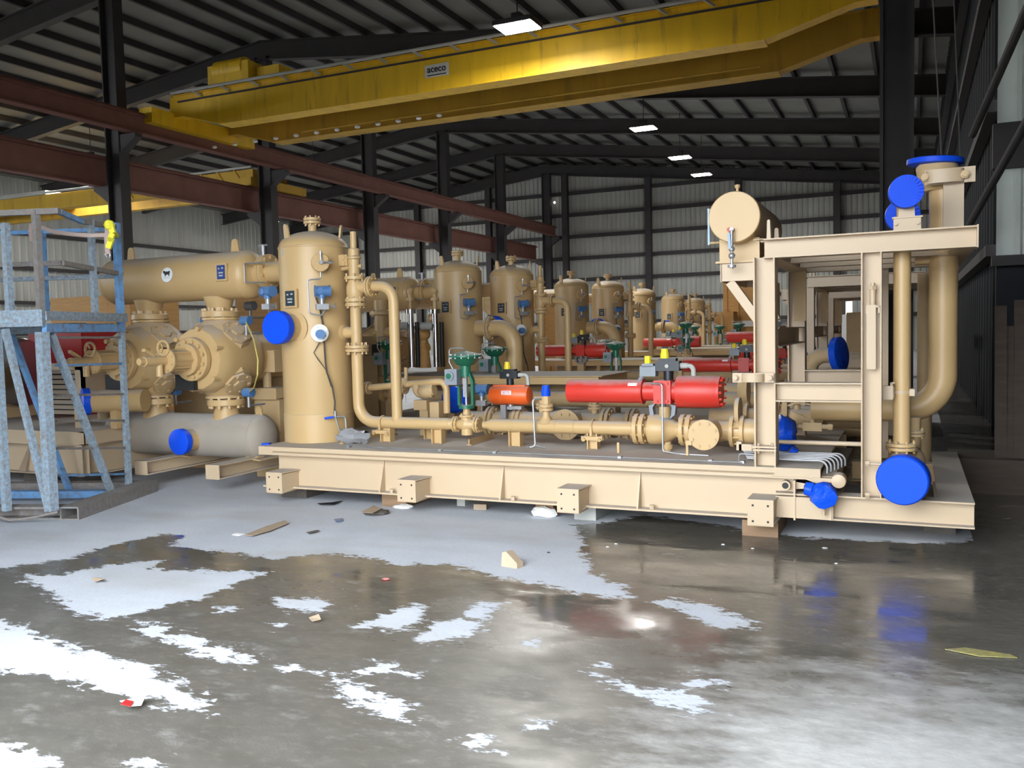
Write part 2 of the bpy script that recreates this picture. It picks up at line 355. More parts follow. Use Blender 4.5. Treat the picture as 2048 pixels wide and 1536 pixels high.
# walls
wb = struct(sheet('wall_back', (XLL, YB, 0), (1, 0, 0), 14.5, XR-XLL+.5, nrm=(0, -1, 0), step=.33, amp=.05))
for z in (2.2, 3.75, 5.3, 6.85, 8.4, 9.95, 11.5):
    G().box(XLL, XR, YB-.30, YB-.06, z-.12, z+.12).build('girt', STRUCT, wb)
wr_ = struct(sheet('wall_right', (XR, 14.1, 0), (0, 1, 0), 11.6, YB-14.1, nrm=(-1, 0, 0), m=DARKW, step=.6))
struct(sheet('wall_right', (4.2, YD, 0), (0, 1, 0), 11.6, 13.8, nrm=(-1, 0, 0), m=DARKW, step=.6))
for z in (2.6, 4.6, 6.6, 8.6): G().box(XR-.2, XR-.04, 14.1, YB, z-.08, z+.08).build('girt', STRUCT, wr_)
wl = struct(sheet('wall_left', (XLL, YD, 0), (0, 1, 0), 11.8, YB-YD, nrm=(1, 0, 0), m=SHEET, step=.45))
for z in (2.2, 4, 6, 8): G().box(XLL+.04, XLL+.25, YD, YB, z-.1, z+.1).build('girt', STRUCT, wl)
g = G(); g.box(.52, 4.3, YD-.1, YD+.1, 0, 14.5); g.box(-5.6, .52, YD-.1, YD+.1, 5.0, 14.5); g.box(-45.5, -25.5, YD-.1, YD+.1, 9, 14.5); g.box(-25.5, -5.6, YD-.1, YD+.1, 0, 14.5); g.box(XLL, -45.5, YD-.1, YD+.1, 0, 14.5)  # unseen wall; door gaps, left bay's included, sized for the light they admit
struct(g.build('wall_front', DARKW))
# lit sheet panel facing the doorway at the right, beyond the skid
pw = struct(sheet('wall_side', (1.07, 14, 2.42), (1, 0, 0), 9, 3.1, nrm=(0, -1, 0), m=SHEETL, step=.32, amp=.05, thick=.004))
struct(G().box(1.07, 4.2, 13.95, 14.08, 0, 2.42).build('wall_side', DARKW))
G().box(1.0, 3.4, 13.72, 13.9, 3.68, 4.28).build('girt', STRUCT, pw); G().box(1.0, 3.4, 13.72, 13.9, 2.36, 2.5).build('girt', STRUCT, pw)
# roof
g = G()
for a, b in ((XLL, XL), (XL, 4.3)):
    g.prism([(a, YD, roof_z(a)), (b, YD, roof_z(b)), (b, YD, roof_z(b)+.12), (a, YD, roof_z(a)+.12)], (0, YB-YD, 0))
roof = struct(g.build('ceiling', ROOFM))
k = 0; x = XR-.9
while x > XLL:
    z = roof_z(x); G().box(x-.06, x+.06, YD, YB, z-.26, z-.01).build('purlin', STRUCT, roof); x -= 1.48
ROWY = [6.5, 14.0, 21.5, 29.0, 36.5, 44.0, 51.5, 59.4]
for y in ROWY:
    for a, b in ((XR, XL), (XL, XLL)):
        za, zb = roof_z(a)-.26, roof_z(b)-.26
        g = G(); g.prism([(a, y-.02, za), (b, y-.02, zb), (b, y-.02, zb-.72), (a, y-.02, za-.72)], (0, .04, 0))
        for s in (0, -.72):
            g.prism([(a, y-.16, za+s+.02), (b, y-.16, zb+s+.02), (b, y-.16, zb+s-.02), (a, y-.16, za+s-.02)], (0, .32, 0))
        o = struct(g.build('rafter', STRUCT))
    for xc in (XL,):
        o = struct(G().ibeam((xc, y, 0), (xc, y, roof_z(xc)-.9), .62, .40, (1, 0, 0), .03, .05).build('column', STRUCT))
for y in (15.6, 29.0, 44.0):
    struct(G().ibeam((-.22, y, 0), (-.22, y, roof_z(-.2)-.6), .5, .40, (1, 0, 0), .03, .05).build('column', STRUCT))
for x in (-40.7, -34.8, -28.7, -22.6, -16.5, -10.4, -4.3):
    struct(G().ibeam((x, YB-.55, 0), (x, YB-.55, roof_z(x)-.9), .4, .42, (0, 1, 0), .03, .05).build('column', STRUCT))
def runway(x, zt, h, y0=YD+.5, y1=YB-1):
    g = G().ibeam((x, y0, zt-h/2), (x, y1, zt-h/2), h, .36, (0, 0, 1), .02, .04); g.box(x-.05, x+.05, y0, y1, zt, zt+.1)
    return struct(g.build('runway_beam', RUNWAY))
runway(XL+.75, 9.05, .62); runway(XL-.75, 7.75, .95); runway(-.35, 8.9, .6, YD+.5, 40)
for y in ROWY[1:]:
    for s, z in ((1, 8.4), (-1, 6.8)):
        struct(G().prism([(XL+s*.3, y-.15, z), (XL+s*1.0, y-.15, z), (XL+s*1.0, y-.15, z-.12), (XL+s*.3, y-.15, z-.6)], (0, .3, 0)).build('bracket_trim', STRUCT))
# cross bracing on the right-hand side wall
for p, q, r in ((at(2075, -30, Y=10), at(1945, 270, Y=13.8), .05), (at(2075, 205, Y=10), at(1925, 475, Y=13.6), .045)):
    tag(G().cyl(p, q, r, n=10).build('diagonal_brace', STRUCT), 'dark diagonal brace pipe crossing the %s part of the ribbed panel on the right' % ('upper' if r == .05 else 'lower'), 'brace', 'braces on the right wall')
#po = bpy.data.lights.new('door_portal', 'AREA'); po.shape = 'RECTANGLE'; po.size = 9.1; po.size_y = 6.2; po.cycles.is_portal = True
#pl = bpy.data.objects.new('door_portal', po); COL.objects.link(pl); pl.location = (-4.04, YD, 3.1); pl.rotation_euler = (R(90), 0, 0); pl['kind'] = 'helper'

# ------------------------------------------------------------------ nearest skid: base, blocks
YF = 6.8
def skid_base(label):
    r = thing('equipment_skid', label, 'skid', (-2.7, 8, .14))
    g = G(); g.chan((-5.87, YF, .495), (-.61, YF, .495), .07, .09, Z_, Y_, .012); g.box(-5.87, -.61, YF, 9.6, .53, .54); g.build('deck_plate', TANF, r)
    g = G(); g.ibeam((-5.70, YF+.10, .32), (-.94, YF+.10, .32), .36, .20, Z_, .012, .016); g.box(-5.83, -5.69, YF, YF+.2, .14, .156); g.build('side_beam', TANF, r)
    G().ibeam((-5.70, 9.5, .32), (-.6, 9.5, .32), .36, .20, Z_, .012, .016).build('side_beam', TAN, r)
    for x in (-5.69, -3.9, -2.2): G().ibeam((x, YF+.12, .33), (x, 9.5, .33), .34, .16, Z_).build('cross_beam', TAN, r)
    for x in (-4.48, -3.25, -2.02):
        g = G().prism([(x, YF-.005, .158), (x, YF+.09, .158), (x, YF+.09, .45)], (.014, 0, 0)); g.cyl((x+.12, YF+.03, .156), (x+.12, YF+.03, .19), .02, n=6); g.build('gusset', TANF, r)
    for x in (-5.56, -4.085, -2.552, -1.02):
        l = G().box(x-.095, x+.095, 6.64, 6.655, .118, .308); l.box(x-.095, x-.083, 6.655, 6.89, .118, .3); l.box(x+.083, x+.095, 6.655, 6.89, .118, .3)
        l.prism([(x-.095, 6.64, .308), (x+.095, 6.64, .308), (x+.12, 6.89, .308), (x-.095, 6.89, .308)], (0, 0, .010)); l.prism([(x-.095, 6.64, .118), (x+.095, 6.64, .118), (x+.12, 6.89, .146), (x-.095, 6.89, .146)], (0, 0, .01))
        lo = l.build('jacking_lug', TANF, r)
        h = G()
        for a in (-.055, .055):
            for b in (-.06, .06): h.cyl((x+a, 6.639, .213+b), (x+a, 6.642, .213+b), .009, n=10)
        h.build('bolt_hole', BLACK, lo)
    # lower extension at the right end
    g = G().ibeam((-.93, YF+.08, .255), (.405, YF+.08, .255), .185, .16, Z_, .01, .012); g.box(-.93, -.52, YF-.01, YF, .165, .325); g.build('extension_beam', TANF, r)
    G().ibeam((.29, YF+.16, .255), (.29, 9.5, .255), .18, .23, Z_, .01, .012).build('extension_beam', TANF, r)
    G().ibeam((-.5, 8.7, .25), (.25, 8.7, .25), .18, .14, Z_).build('extension_beam', TAN, r)
    G().ibeam((-.62, YF+.1, .25), (-.62, 9.5, .25), .2, .16, Z_).build('extension_beam', TAN, r)
    G().box(-.80, -.786, YF-.02, YF+.09, .15, .45).build('stiffener', TANF, r); G().box(-.545, -.53, YF-.02, YF+.09, .165, .345).build('stiffener', TANF, r)
    G().box(-.95, -.80, YF+.07, YF+.085, .35, .46).build('backing_plate', TANF, r)
    p = G().cyl((-.86, YF+.0, .405), (-.86, YF+.07, .405), .036); p.build('grounding_pipe', TANF, r)
    G().cyl((-.86, YF-.002, .405), (-.86, YF+.001, .405), .024).build('pipe_bore', BLACK, r)
    G().lug((-.79, YF+.03, .405), (0, 0, 1), (1, 0, 0), .055, .09, .012).build('earth_lug', TANF, r)
    # drip lip under the deck end
    g = G(); g.prism([(-.96, YF-.012, .475), (-.70, YF-.012, .475), (-.60, YF-.012, .44), (-.54, YF-.012, .435), (-.54, YF-.012, .423), (-.61, YF-.012, .426), (-.71, YF-.012, .46), (-.96, YF-.012, .462)], (0, .11, 0)); g.build('drain_lip', TANF, r)
    return r
skid = skid_base('nearest tan equipment skid with four jacking lugs along its front beam')
def block(px, py, wpx, h, lab, m=WOOD, dy=.0, dep=.5):
    p = at(px, py, Z=0); r = rad(wpx, p)
    o = G().box(p.x-r, p.x+r, p.y+dy, p.y+dy+dep, 0, h).build('timber_block', m)
    return tag(o, lab, 'block', 'blocks under the nearest skid')
block(588, 995, 62, .14, 'dark wrapped timber block under the left end of the nearest skid', RUBBLE)
block(788, 1014, 56, .135, 'brown timber block under the nearest skid beside a crumpled paper')
block(922, 1012, 18, .135, 'small grey block under the nearest skid, second lug side', SHEET)
block(1089, 1032, 38, .13, 'reddish brown timber block behind the white crumpled paper')
block(1170, 1040, 46, .11, 'grey concrete block under the third jacking lug', SHEET)
block(1520, 1073, 70, .12, 'wide timber block under the rightmost jacking lug')
block(1880, 1075, 60, .16, 'dark timber block under the right end of the low extension beam', RUBBLE, .15)

# ------------------------------------------------------------------ support frame at the right
def frame(label):
    r = thing('pipe_rack', label, 'rack', (-.3, 7.8, .35))
    yb = 8.9
    for y in (YF+.09, yb):
        G().ibeam((-1.008, y, .54), (-1.008, y, 2.125), .158, .17, X_, .008, .012).build('post', TANF, r)
        g = G().ibeam((-.262, y, .345), (-.262, y, 2.115), .137, .17, X_, .008, .010); g.build('post', TANF, r)
        G().ibeam((-.93, y, 1.108), (-.33, y, 1.108), .142, .15, Z_, .008, .010).build('cross_bar', TANF, r)
    g = G().ibeam((-1.013, YF+.08, 2.187), (.41, YF+.08, 2.187), .145, .15, Z_, .008, .010); g.box(.405, .415, YF, YF+.16, 2.11, 2.265)
    g.prism([(-1.013, YF, 2.255), (-1.09, YF+.05, 2.255), (-1.013, YF+.15, 2.255)], (0, 0, .008)); g.build('top_beam', TANF, r)
    G().ibeam((-1.0, yb, 2.187), (.41, yb, 2.187), .145, .15, Z_).build('top_beam', TANF, r)
    for x in (-.98, .33): G().ibeam((x, YF+.16, 2.187), (x, yb, 2.187), .145, .15, Z_).build('side_rail', TANF, r)
    for y in (7.55, 8.2): G().ibeam((-.9, y, 2.187), (.3, y, 2.187), .14, .12, Z_).build('top_beam', TANF, r)
    G().ibeam((-.985, YF+.18, 1.52), (-.985, yb-.09, 1.52), .15, .12, Z_).build('side_rail', TANF, r)
    g = G().box(-1.095, -.925, YF-.005, YF+.18, .66, .675); g.box(-1.095, -.925, YF-.005, YF+.18, .683, .698)
    for x in (-1.06, -.96): g.cyl((x, YF+.03, .64), (x, YF+.03, .72), .011, n=6)
    g.build('splice_plate', TANF, r)
    # flat cover strip and clamp bolt on the right post
    G().box(-.293, -.231, YF-.008, YF+.002, 1.28, 1.74).build('cover_strip', TANF, r)
    c = G().box(-.300, -.205, YF-.005, YF+.085, 1.72, 1.735); c.box(-.3, -.288, YF-.005, YF+.085, 1.68, 1.73); c.box(-.217, -.205, YF-.005, YF+.085, 1.68, 1.73); c.box(-.283, -.227, YF+.075, YF+.085, 1.735, 1.88); c.build('hanger_bracket', TANF, r)
    c = G().cyl((-.254, YF+.04, 1.74), (-.254, YF+.04, 1.85), .021); c.cyl((-.254, YF+.04, 1.85), (-.254, YF+.04, 1.875), .03, n=6); c.cyl((-.254, YF+.04, 1.875), (-.254, YF+.04, 1.90), .014)
    c.cyl((-.254, YF+.04, 1.685), (-.254, YF+.04, 1.72), .026, n=6); c.cyl((-.254, YF+.04, 1.65), (-.254, YF+.04, 1.69), .013); c.build('hanger_bolt', TANF, r)
    # strap clamp round the left post
    def clamp(name, p0, p1, z, hh, yy):
        x0, x1 = p0, p1
        g = G().box(x0, x1, yy+.02, yy+.035, z-hh, z+hh)
        xm = (x0+x1)/2; pr = [(xm+.085*math.cos(a), yy+.02-.06*math.sin(a)) for a in [math.pi*k/10 for k in range(11)]]; pi = [(xm+.078*math.cos(a), yy+.02-.052*math.sin(a)) for a in [math.pi*k/10 for k in range(11)]]
        g.prism([(a, b, z-hh*.85) for a, b in pr+pi[::-1]], (0, 0, hh*1.7))
        for x in (x0+.025, x1-.025): g.cyl((x, yy-.02, z), (x, yy+.05, z), .017, n=10); g.cyl((x, yy-.012, z), (x, yy+.004, z), .022, n=6)
        return g.build(name, TANF, r)
    clamp('strap_clamp', -1.24, -.935, 1.22, .036, YF-.05)
    g = G().lug((-.975, YF+.08, 2.262), X_, Z_, .03, .14, .1); g.build('lifting_eye', TANF, r)
    g = G().lug((-.975, YF+.5, 2.262), X_, Z_, .04, .12, .1); g.build('lifting_eye', TANF, r)
    g = G().box(at(1588, 570, Y=8.7).x, at(1612, 570, Y=8.7).x, 8.7, 8.73, at(1600, 642, Y=8.7).z, 2.13); g.build('cover_plate', TAND, r)
    # tank bracket on the left
    g = G().chan((-1.365, YF+.2, 2.035), (-1.09, YF+.2, 2.035), .14, .08, Z_, Y_, .01); g.chan((-1.365, YF+1.3, 2.035), (-1.09, YF+1.3, 2.035), .14, .08, Z_, Y_, .01)
    g.box(-1.37, -1.355, YF+.2, YF+1.35, 1.96, 2.11); g.build('tank_bracket', TANF, r)
    G().bar((-1.30, YF+.25, 1.96), (-1.09, YF+.25, 1.66), .08, .07).build('knee_brace', TANF, r); G().bar((-1.25, YF+1.3, 1.96), (-1.09, YF+1.3, 1.66), .08, .07).build('knee_brace', TANF, r)
    return r
fr = frame('pale tan steel rack of beams at the right end of the nearest skid')

# ------------------------------------------------------------------ day tank on the frame
def day_tank(label):
    y0 = YF+.12; c = V((-1.245, y0, 2.452)); R0 = .196
    r = thing('day_tank', label, 'tank', (c.x, y0+.5, 2.1))
    G().lathe([(R0-.006, 0), (R0, .006), (R0, 1.25), (R0*.8, 1.31), (.02, 1.33)], c, Y_, 48).build('shell', TAN, r)
    g = G()
    for y in (y0+.16, y0+1.05):
        g.box(-1.39, -1.08, y, y+.014, 2.105, 2.30)
    g.box(-1.40, -1.08, y0+.05, y0+1.2, 2.105, 2.12); g.box(-1.36, -1.1, y0+.19, y0+1.03, 2.121, 2.26); g.build('saddle', TAN, r)
    g = G().cyl((c.x+.01, y0+.1, c.z+R0-.01), (c.x+.01, y0+.1, c.z+R0+.035), .012); g.lathe([(.013, 0), (.021, .012), (.021, .03), (.012, .032)], (c.x+.01, y0+.1, c.z+R0+.03), Z_, 16); g.build('vent_cap', TAN, r)
    g = G().tube([(c.x-R0+.02, y0+.25, c.z+.10), (c.x-R0-.055, y0+.25, c.z+.10)], .009); g.tube([(c.x-R0+.06, y0+.25, c.z-.165), (c.x-R0-.055, y0+.25, c.z-.165)], .009); g.build('gauge_arm', TAN, r)
    G().cyl((c.x-R0-.05, y0+.25, c.z-.18), (c.x-R0-.05, y0+.25, c.z+.11), .011).build('sight_glass', mat('pale_glass', (.35, .48, .62), .2), r)
    v = V((c.x-.03, y0-.02, c.z-.10))
    G().cyl(v+Y_*.02, v-Y_*.03, .017).build('drain_plug', mat('plug_red', (.45, .08, .06), .5), r)
    g = G().cyl(v+V((.02, .03, 0)), v+V((.02, -.035, 0)), .015); g.tube([v+V((.02, -.03, 0)), v+V((.02, -.03, -.30))], .011); g.ball(v+V((.02, -.03, -.15)), .024); g.ball(v+V((.02, -.03, -.2)), .026); g.cyl(v+V((.02, -.03, -.27)), v+V((.02, -.03, -.29)), .032); g.build('drain_valve', STEEL, r)
    G().bar(v+V((-.0, -.05, -.03)), v+V((.01, -.05, -.15)), .02, .012, Y_).build('valve_handle', mat('handle_blue', (.28, .40, .52), .5), r)
    return r
tank = day_tank('horizontal tan day tank with a flat round end on top of the rack of beams')

# ------------------------------------------------------------------ vertical pipes on the right
def cap(name, p, axis, r, t, m=BLUE, parent=None):
    return G().lathe([(r*.95, 0), (r, t*.12), (r, t)], V(p), -V(axis), 40).build(name, m, parent)
def pipe_four(label):
    c = V((-.062, 7.06, 0)); r = thing('vertical_pipe', label, 'pipe', (c.x, c.y, .6))
    z1 = at(1805, 893, Y=7.06).z
    G().cyl((c.x, c.y, z1), (c.x, c.y, 2.12), .060, n=28).build('pipe', TAN, r)
    g = G().pair((c.x, c.y, z1), Z_, .108, .024, .006, 8, .022); g.build('flange', TAN, r)
    g = G().cyl((c.x, c.y, z1-.1), (c.x, c.y, z1), .055); g.ball((c.x+.03, c.y+.16, z1-.14), .15, 18, (.9, 1, 1)); g.cyl((c.x, c.y, z1-.14), (c.x, 6.75, z1-.20), .11); g.cyl((c.x+.06, c.y+.2, z1-.1), (c.x+.06, c.y+.2, z1+.2), .07); g.pair((c.x+.06, c.y+.2, z1+.08), Z_, .1, .02); g.build('check_valve', TAND, r)
    b = at(1807, 962, Y=6.62)
    cap('flange_cap', (b.x-.012, b.y, b.z), (-.20, -1, -.03), .174, .10, BLUE, r)
    g = G().box(c.x-.19, c.x-.06, 6.98, 7.0, 1.13, 1.145); g.bar((-.19, 6.97, 1.10), (-.12, 6.97, 1.10), .06, .10); g.tube([(-.13, 6.97, 1.10), (-.13, 6.97, 1.17), (-.11, 6.97, 1.17)], .012, 8)
    g.lathe([(.060, -.012), (.068, -.012), (.068, .012), (.060, .012)], (c.x, c.y, 1.10), Z_, 24); g.box(c.x+.05, c.x+.085, c.y-.08, c.y+.05, 1.075, 1.125); g.box(c.x-.085, c.x-.05, c.y-.08, c.y+.05, 1.06, 1.14); g.build('pipe_clamp', TANF, r)
    g = G().cyl((-.28, 6.77, .60), (.05, 6.74, .595), .009); g.cyl((-.30, 6.77, .60), (-.27, 6.77, .60), .022, n=6); g.cyl((-.30, 6.77, .37), (-.27, 6.77, .37), .022, n=6); g.build('stay_bolt', TANF, r)
    return r
p4 = pipe_four('slim tan vertical pipe with flange and big blue end cap at the right corner')
def pipe_six(label):
    c = V((.225, 7.63, 0)); r = thing('elbow_pipe', label, 'pipe', (c.x, c.y, .95)); k = .1035
    zc = at(1830, 818, Y=7.63).z
    top = at(1885, 355, Y=7.63)
    G().tube([(c.x, c.y, 2.62), (c.x, c.y, zc), (-.75, c.y, zc)], k, 28, .27, 10).build('pipe', TAN, r)
    g = G().lathe([(k*1.03, 0), (k*1.06, .02), (k*1.03, .04)], (c.x, c.y, 2.0), Z_, 28); g.build('weld_collar', TAN, r)
    g = G().tube([(c.x, c.y, 2.09), (c.x-.2, c.y, 2.09)], .035); g.lathe([(k, 0), (k*1.35, .09), (k*1.35, .12)], (c.x-.04, c.y, 2.62), Z_, 28); g.cyl((c.x, c.y, 2.26), (c.x, c.y, 2.66), k*.92); g.build('top_nozzle', TAN, r)
    g = G().lathe([(.17, 0), (.205, .012), (.205, .05), (.17, .06)], (c.x-.06, c.y+.1, 2.83), (.06, -.03, 1), 36); g.build('flange_cap', BLUE, r)
    g = G().cyl((c.x-.03, c.y+.05, 2.70), (c.x-.05, c.y+.08, 2.83), .15, n=28); g.build('flange', TAND, r)
    # strap clamp with standing channel
    y = 7.42; z = at(1900, 352, Y=y).z; x0, x1 = at(1850, 350, Y=y).x, at(1948, 348, Y=y).x
    g = G().box(x0, x1+.01, y, y+.016, z-.055, z+.06); xm = (x0+x1)/2-.03
    pr = [(xm+.13*math.cos(a), y-.055*math.sin(a)) for a in [math.pi*q/10 for q in range(11)]]; pi = [(xm+.12*math.cos(a), y-.046*math.sin(a)) for a in [math.pi*q/10 for q in range(11)]]
    g.prism([(a, b, z-.05) for a, b in pr+pi[::-1]], (0, 0, .1)); g.build('strap_clamp', TANF, r)
    for x in (x0+.0, x1-.06): g = G().cyl((x, y-.05, z), (x, y+.04, z), .022, n=12); g.cyl((x, y-.035, z), (x, y-.01, z), .032, n=6); g.build('clamp_bolt', TAN, r)
    xc = at(1925, 410, Y=7.45).x
    G().chan((xc-.06, 7.45, 2.25), (xc-.06, 7.45, z-.03), .14, .09, X_, Y_, .01).build('stand_channel', TANF, r)
    return r
p6 = pipe_six('large tan pipe bending at the bottom, right of the slim vertical pipe')
def capped_nozzle(px, py, wpx, Y, label, plate=True):
    b = at(px, py, Y=Y); R0 = rad(wpx, b)
    r = thing('capped_nozzle', label, 'pipe', (b.x, b.y, 2.26))
    g = G().lathe([(R0*.985, 0), (R0, .01), (R0, .07)], b, (-.10, 1, 0), 40)
    for q in range(12):
        a = 2*math.pi*q/24-.9; u = V((1, 0, 0)); d = u*math.cos(a)+Z_*math.sin(a); g.bar(b+d*R0*.66-Y_*.002, b+d*R0*.93-Y_*.002, .006, .006, Y_)
    g.build('flange_cap', BLUE, r)
    g = G().cyl(b+V((0, .05, 0)), b+V((-.02, .35, 0)), R0*.6); g.tube([b+V((-.01, .2, 0)), b+V((-.01, .2, -R0-.1))], R0*.5); g.build('pipe', TAN, r)
    if plate:
        z = 2.262
        g = G().prism([(b.x-.055, b.y+.09, z+.10), (b.x+.055, b.y+.09, z+.10), (b.x+.05, b.y+.09, b.z-R0*.4), (b.x-.045, b.y+.09, b.z-R0*.4)], (0, .012, 0)); g.box(b.x-.085, b.x+.095, b.y+.05, b.y+.13, z, z+.09)
        g.box(b.x-.095, b.x+.105, b.y+.04, b.y+.14, z+.09, z+.10); g.build('stand_plate', TANF, r)
        for x in (-.07, .075): G().cyl((b.x+x, b.y+.03, z+.05), (b.x+x, b.y+.055, z+.05), .012, n=6).build('bolt', TANF, r)
    return r
capped_nozzle(1813, 382, 66, 6.86, 'round blue cap facing forward on a short stand above the rack')
capped_nozzle(1806, 430, 66, 7.75, 'second blue capped nozzle partly hidden behind the stand plate', False)
G_ = G().box(-.125, -.105, 7.4, 7.43, 2.26, 2.42)
tag(G_.build('flat_bar', TANF), 'short upright tan flat bar left of the blue capped nozzle', 'bar')
b = at(1668, 710, Y=10.6)
r = thing('capped_elbow', 'tan elbow pipe with dark blue cap seen through the rack opening', 'pipe', b)
G().tube([b+V((-.02, 0, 0)), b+V((-.22, 0, .0)), b+V((-.33, .0, -.35)), b+V((-.33, 0, -.8))], .09, 18, .18).build('pipe', TAND, r)
G().lathe([(.15, 0), (.2, .02), (.2, .09), (.17, .1)], b, (1, -.35, .1), 28).build('flange_cap', BLUET, r)

# ------------------------------------------------------------------ vertical separators
def transmitter(r, p, n, name='pressure_transmitter', s=1., parent=None):
    """small blue two-lobed head on a steel manifold, facing n"""
    p = V(p); n = V(n).normalized(); side = Z_.cross(n)
    g = G().cyl(p-side*.065*s, p+side*.075*s, .052*s, n=18); g.cyl(p-side*.07*s, p-side*.06*s, .058*s, n=18); g.cyl(p+side*.065*s, p+side*.085*s, .058*s, n=18); g.cyl(p, p-Z_*.075*s, .036*s); g.cyl(p-side*.02*s, p-side*.02*s+n*.055*s, .03*s)
    o = g.build(name, TRBLUE, parent or r)
    h = G().cyl(p-Z_*.07*s, p-Z_*.13*s, .025*s, n=12); h.ob(p-Z_*.155*s, (side, n, Z_), .06*s, .035*s, .028*s)
    h.cyl(p-Z_*.15*s+side*.06*s, p-Z_*.15*s+side*.13*s, .008*s, n=8); h.bar(p-Z_*.15*s+side*.125*s-Z_*.03*s, p-Z_*.15*s+side*.125*s+Z_*.03*s, .012*s, .012*s); h.cyl(p-Z_*.15*s, p-Z_*.15*s-n*.1*s, .014*s, n=8)
    h.build('manifold', STEEL, o); return o
def plate_on(parent, p, n, wd, ht, m=PLATE):
    p = V(p); n = V(n).normalized(); side = Z_.cross(n)
    b = G().ob(p, (side, n, Z_), wd*.62, .01, ht*.62).build('nameplate', TAN, parent)
    q = G().ob(p+n*.012, (side, n, Z_), wd*.42, .002, ht*.5); q.build('plate_face', m, b)
    # light lines of lettering, as on the plate
    t = G()
    for k, (a, c, w_) in enumerate(((-.2, .25, .1), (.18, .28, .12), (0, -.05, .3), (0, -.25, .26))): t.ob(p+n*.015+side*a*wd+Z_*c*ht, (side, n, Z_), wd*w_*.8, .001, ht*.05)
    t.build('plate_marking', SHEET, b)
def vessel(label, c, z0, ztan, rr, skirt=.30, cap_dir=None, simple=False, group=None):
    r = thing('separator_vessel', label, 'pressure vessel', (c[0], c[1], z0), group)
    cx, cy = c; pr = [(rr*1.012, 0), (rr*1.012, skirt-.012), (rr*.995, skirt-.004), (rr*.995, skirt+.004), (rr, skirt+.012), (rr, ztan-z0)]
    pr += [(rr*math.cos(R(a)), ztan-z0+rr*.50*math.sin(R(a))) for a in (10, 20, 30, 40, 50, 60, 70, 80, 87)]
    G().lathe(pr, (cx, cy, z0), Z_, 56).build('shell', TAN, r)
    G().lathe([(rr, 0), (rr+.006, .006), (rr+.006, .014), (rr, .02)], (cx, cy, ztan-.01), Z_, 56).build('weld_seam', TAN, r)
    zt = ztan+rr*.5
    g = G().cyl((cx, cy, zt-.03), (cx, cy, zt+.075), .043); g.pair((cx, cy, zt+.105), Z_, .088, .028, .006, 8, .022); g.build('top_nozzle', TAN, r)
    for th in (-115, 22): 
        d = V((math.cos(R(th)), math.sin(R(th)), 0)); G().lug(V((cx, cy, ztan+rr*.18))+d*rr*.80, (-d.y, d.x, 0), Z_+d*.12, .10, .17, .02).build('lifting_lug', TAN, r)
    n = V((.707, -.707, 0))
    def on(z, nn=n, off=0): return V((cx, cy, z))+nn*(rr+off)
    zf = ztan-.18
    g = G().cyl(on(zf), on(zf, off=.09), .045); g.pair(on(zf, off=.10), n, .088, .02, .006, 8, .014); g.build('gauge_nozzle', TAN, r)
    g = G()
    s = Z_.cross(n); q = on(zf, off=.13)
    g.cyl(q, q+n*.03, .02, n=10); g.tube([q+n*.02, q+n*.02+Z_*.11], .008, 8); g.tube([q+n*.02, q+n*.02+s*.12], .008, 8); g.cyl(q+n*.02+s*.07, q+n*.02+s*.105, .016, n=8); g.cyl(q+n*.02+Z_*.08, q+n*.02+Z_*.10, .016, n=8); g.build('needle_valve', STEEL, r)
    zt1 = ztan-.46
    transmitter(r, on(zt1, off=.13), n)
    nn = V((.0, -1, 0)).normalized(); plate_on(r, on(zt1-.06, V((-.06, -1, 0)).normalized(), .012), (-.06, -1, 0), .14, .15)
    # impulse tubing
    a = on(zf-.09, off=.10); bq = on(zt1-.15, off=.10)
    G().tube([a, a-Z_*.07, a-Z_*.08-s*.13, on(zt1-.22, off=.08)-s*.12, on(zt1-.24, off=.08), bq+s*.05], .007, 8, .03).build('impulse_tube', STEEL, r)
    return r
VC = (-5.62, 7.46); VR = .352; ZD = .535; ZTAN = 2.515
v1 = vessel('tall tan vertical separator vessel standing on the nearest skid', VC, ZD, ZTAN, VR)
cx, cy = VC
# big capped nozzle facing forward, level switch, cable and drain of the nearest vessel
cn = at(550, 655, Y=6.90); rc = .165
g = G().cyl((cx-.0, cy, cn.z), (cn.x+.0, 6.98, cn.z), .135, n=32); g.lathe([(.17, 0), (.17, .012), (.14, .02)], (cx-.02, cy-VR+.02, cn.z), (0, -1, 0), 32); nz = g.build('inlet_nozzle', TAN, v1)
cap('flange_cap', (cn.x, 6.99, cn.z), Y_ * -1 * -1, .001, .001, BLUE, nz) if False else G().lathe([(rc*.95, 0), (rc, .01), (rc, .09)], (cn.x, 6.90, cn.z), (0, 1, 0), 44).build('flange_cap', BLUE, nz)
n = V((.66, -.75, 0)).normalized(); s_ = Z_.cross(n)
pz = at(646, 666, Y=cy-.27).z; q = V((cx, cy, pz))+n*VR
g = G().cyl(q, q+n*.08, .05); g.flange(q+n*.08, n, .088, .025, 8); sw = g.build('level_switch', WHITE, v1); sw['label'] = 'white flanged level switch'
G().cyl(q+n*.10-Z_*.01, q+n*.19-Z_*.01, .045).build('switch_head', TRBLUE, sw)
pc = [V((cx, cy, z))+n*(VR+.03)+s_*o for z, o in ((2.0, -.02), (1.86, .02), (1.72, .04), (1.35, .05), (1.25, .06), (1.1, .11), (.95, .13), (.83, .12))]
G().tube(pc, .008, 8).build('cable', CABLE, v1)
pc = [V((cx, cy, z))+n*(VR+.025)+s_*o for z, o in ((1.55, .0), (1.45, -.06), (1.38, -.02), (1.28, .05), (1.1, .1))]
G().tube(pc, .005, 6).build('cable', CABLE, v1)
d0 = V((cx, cy, .80))+n*(VR+.03)+s_*.13
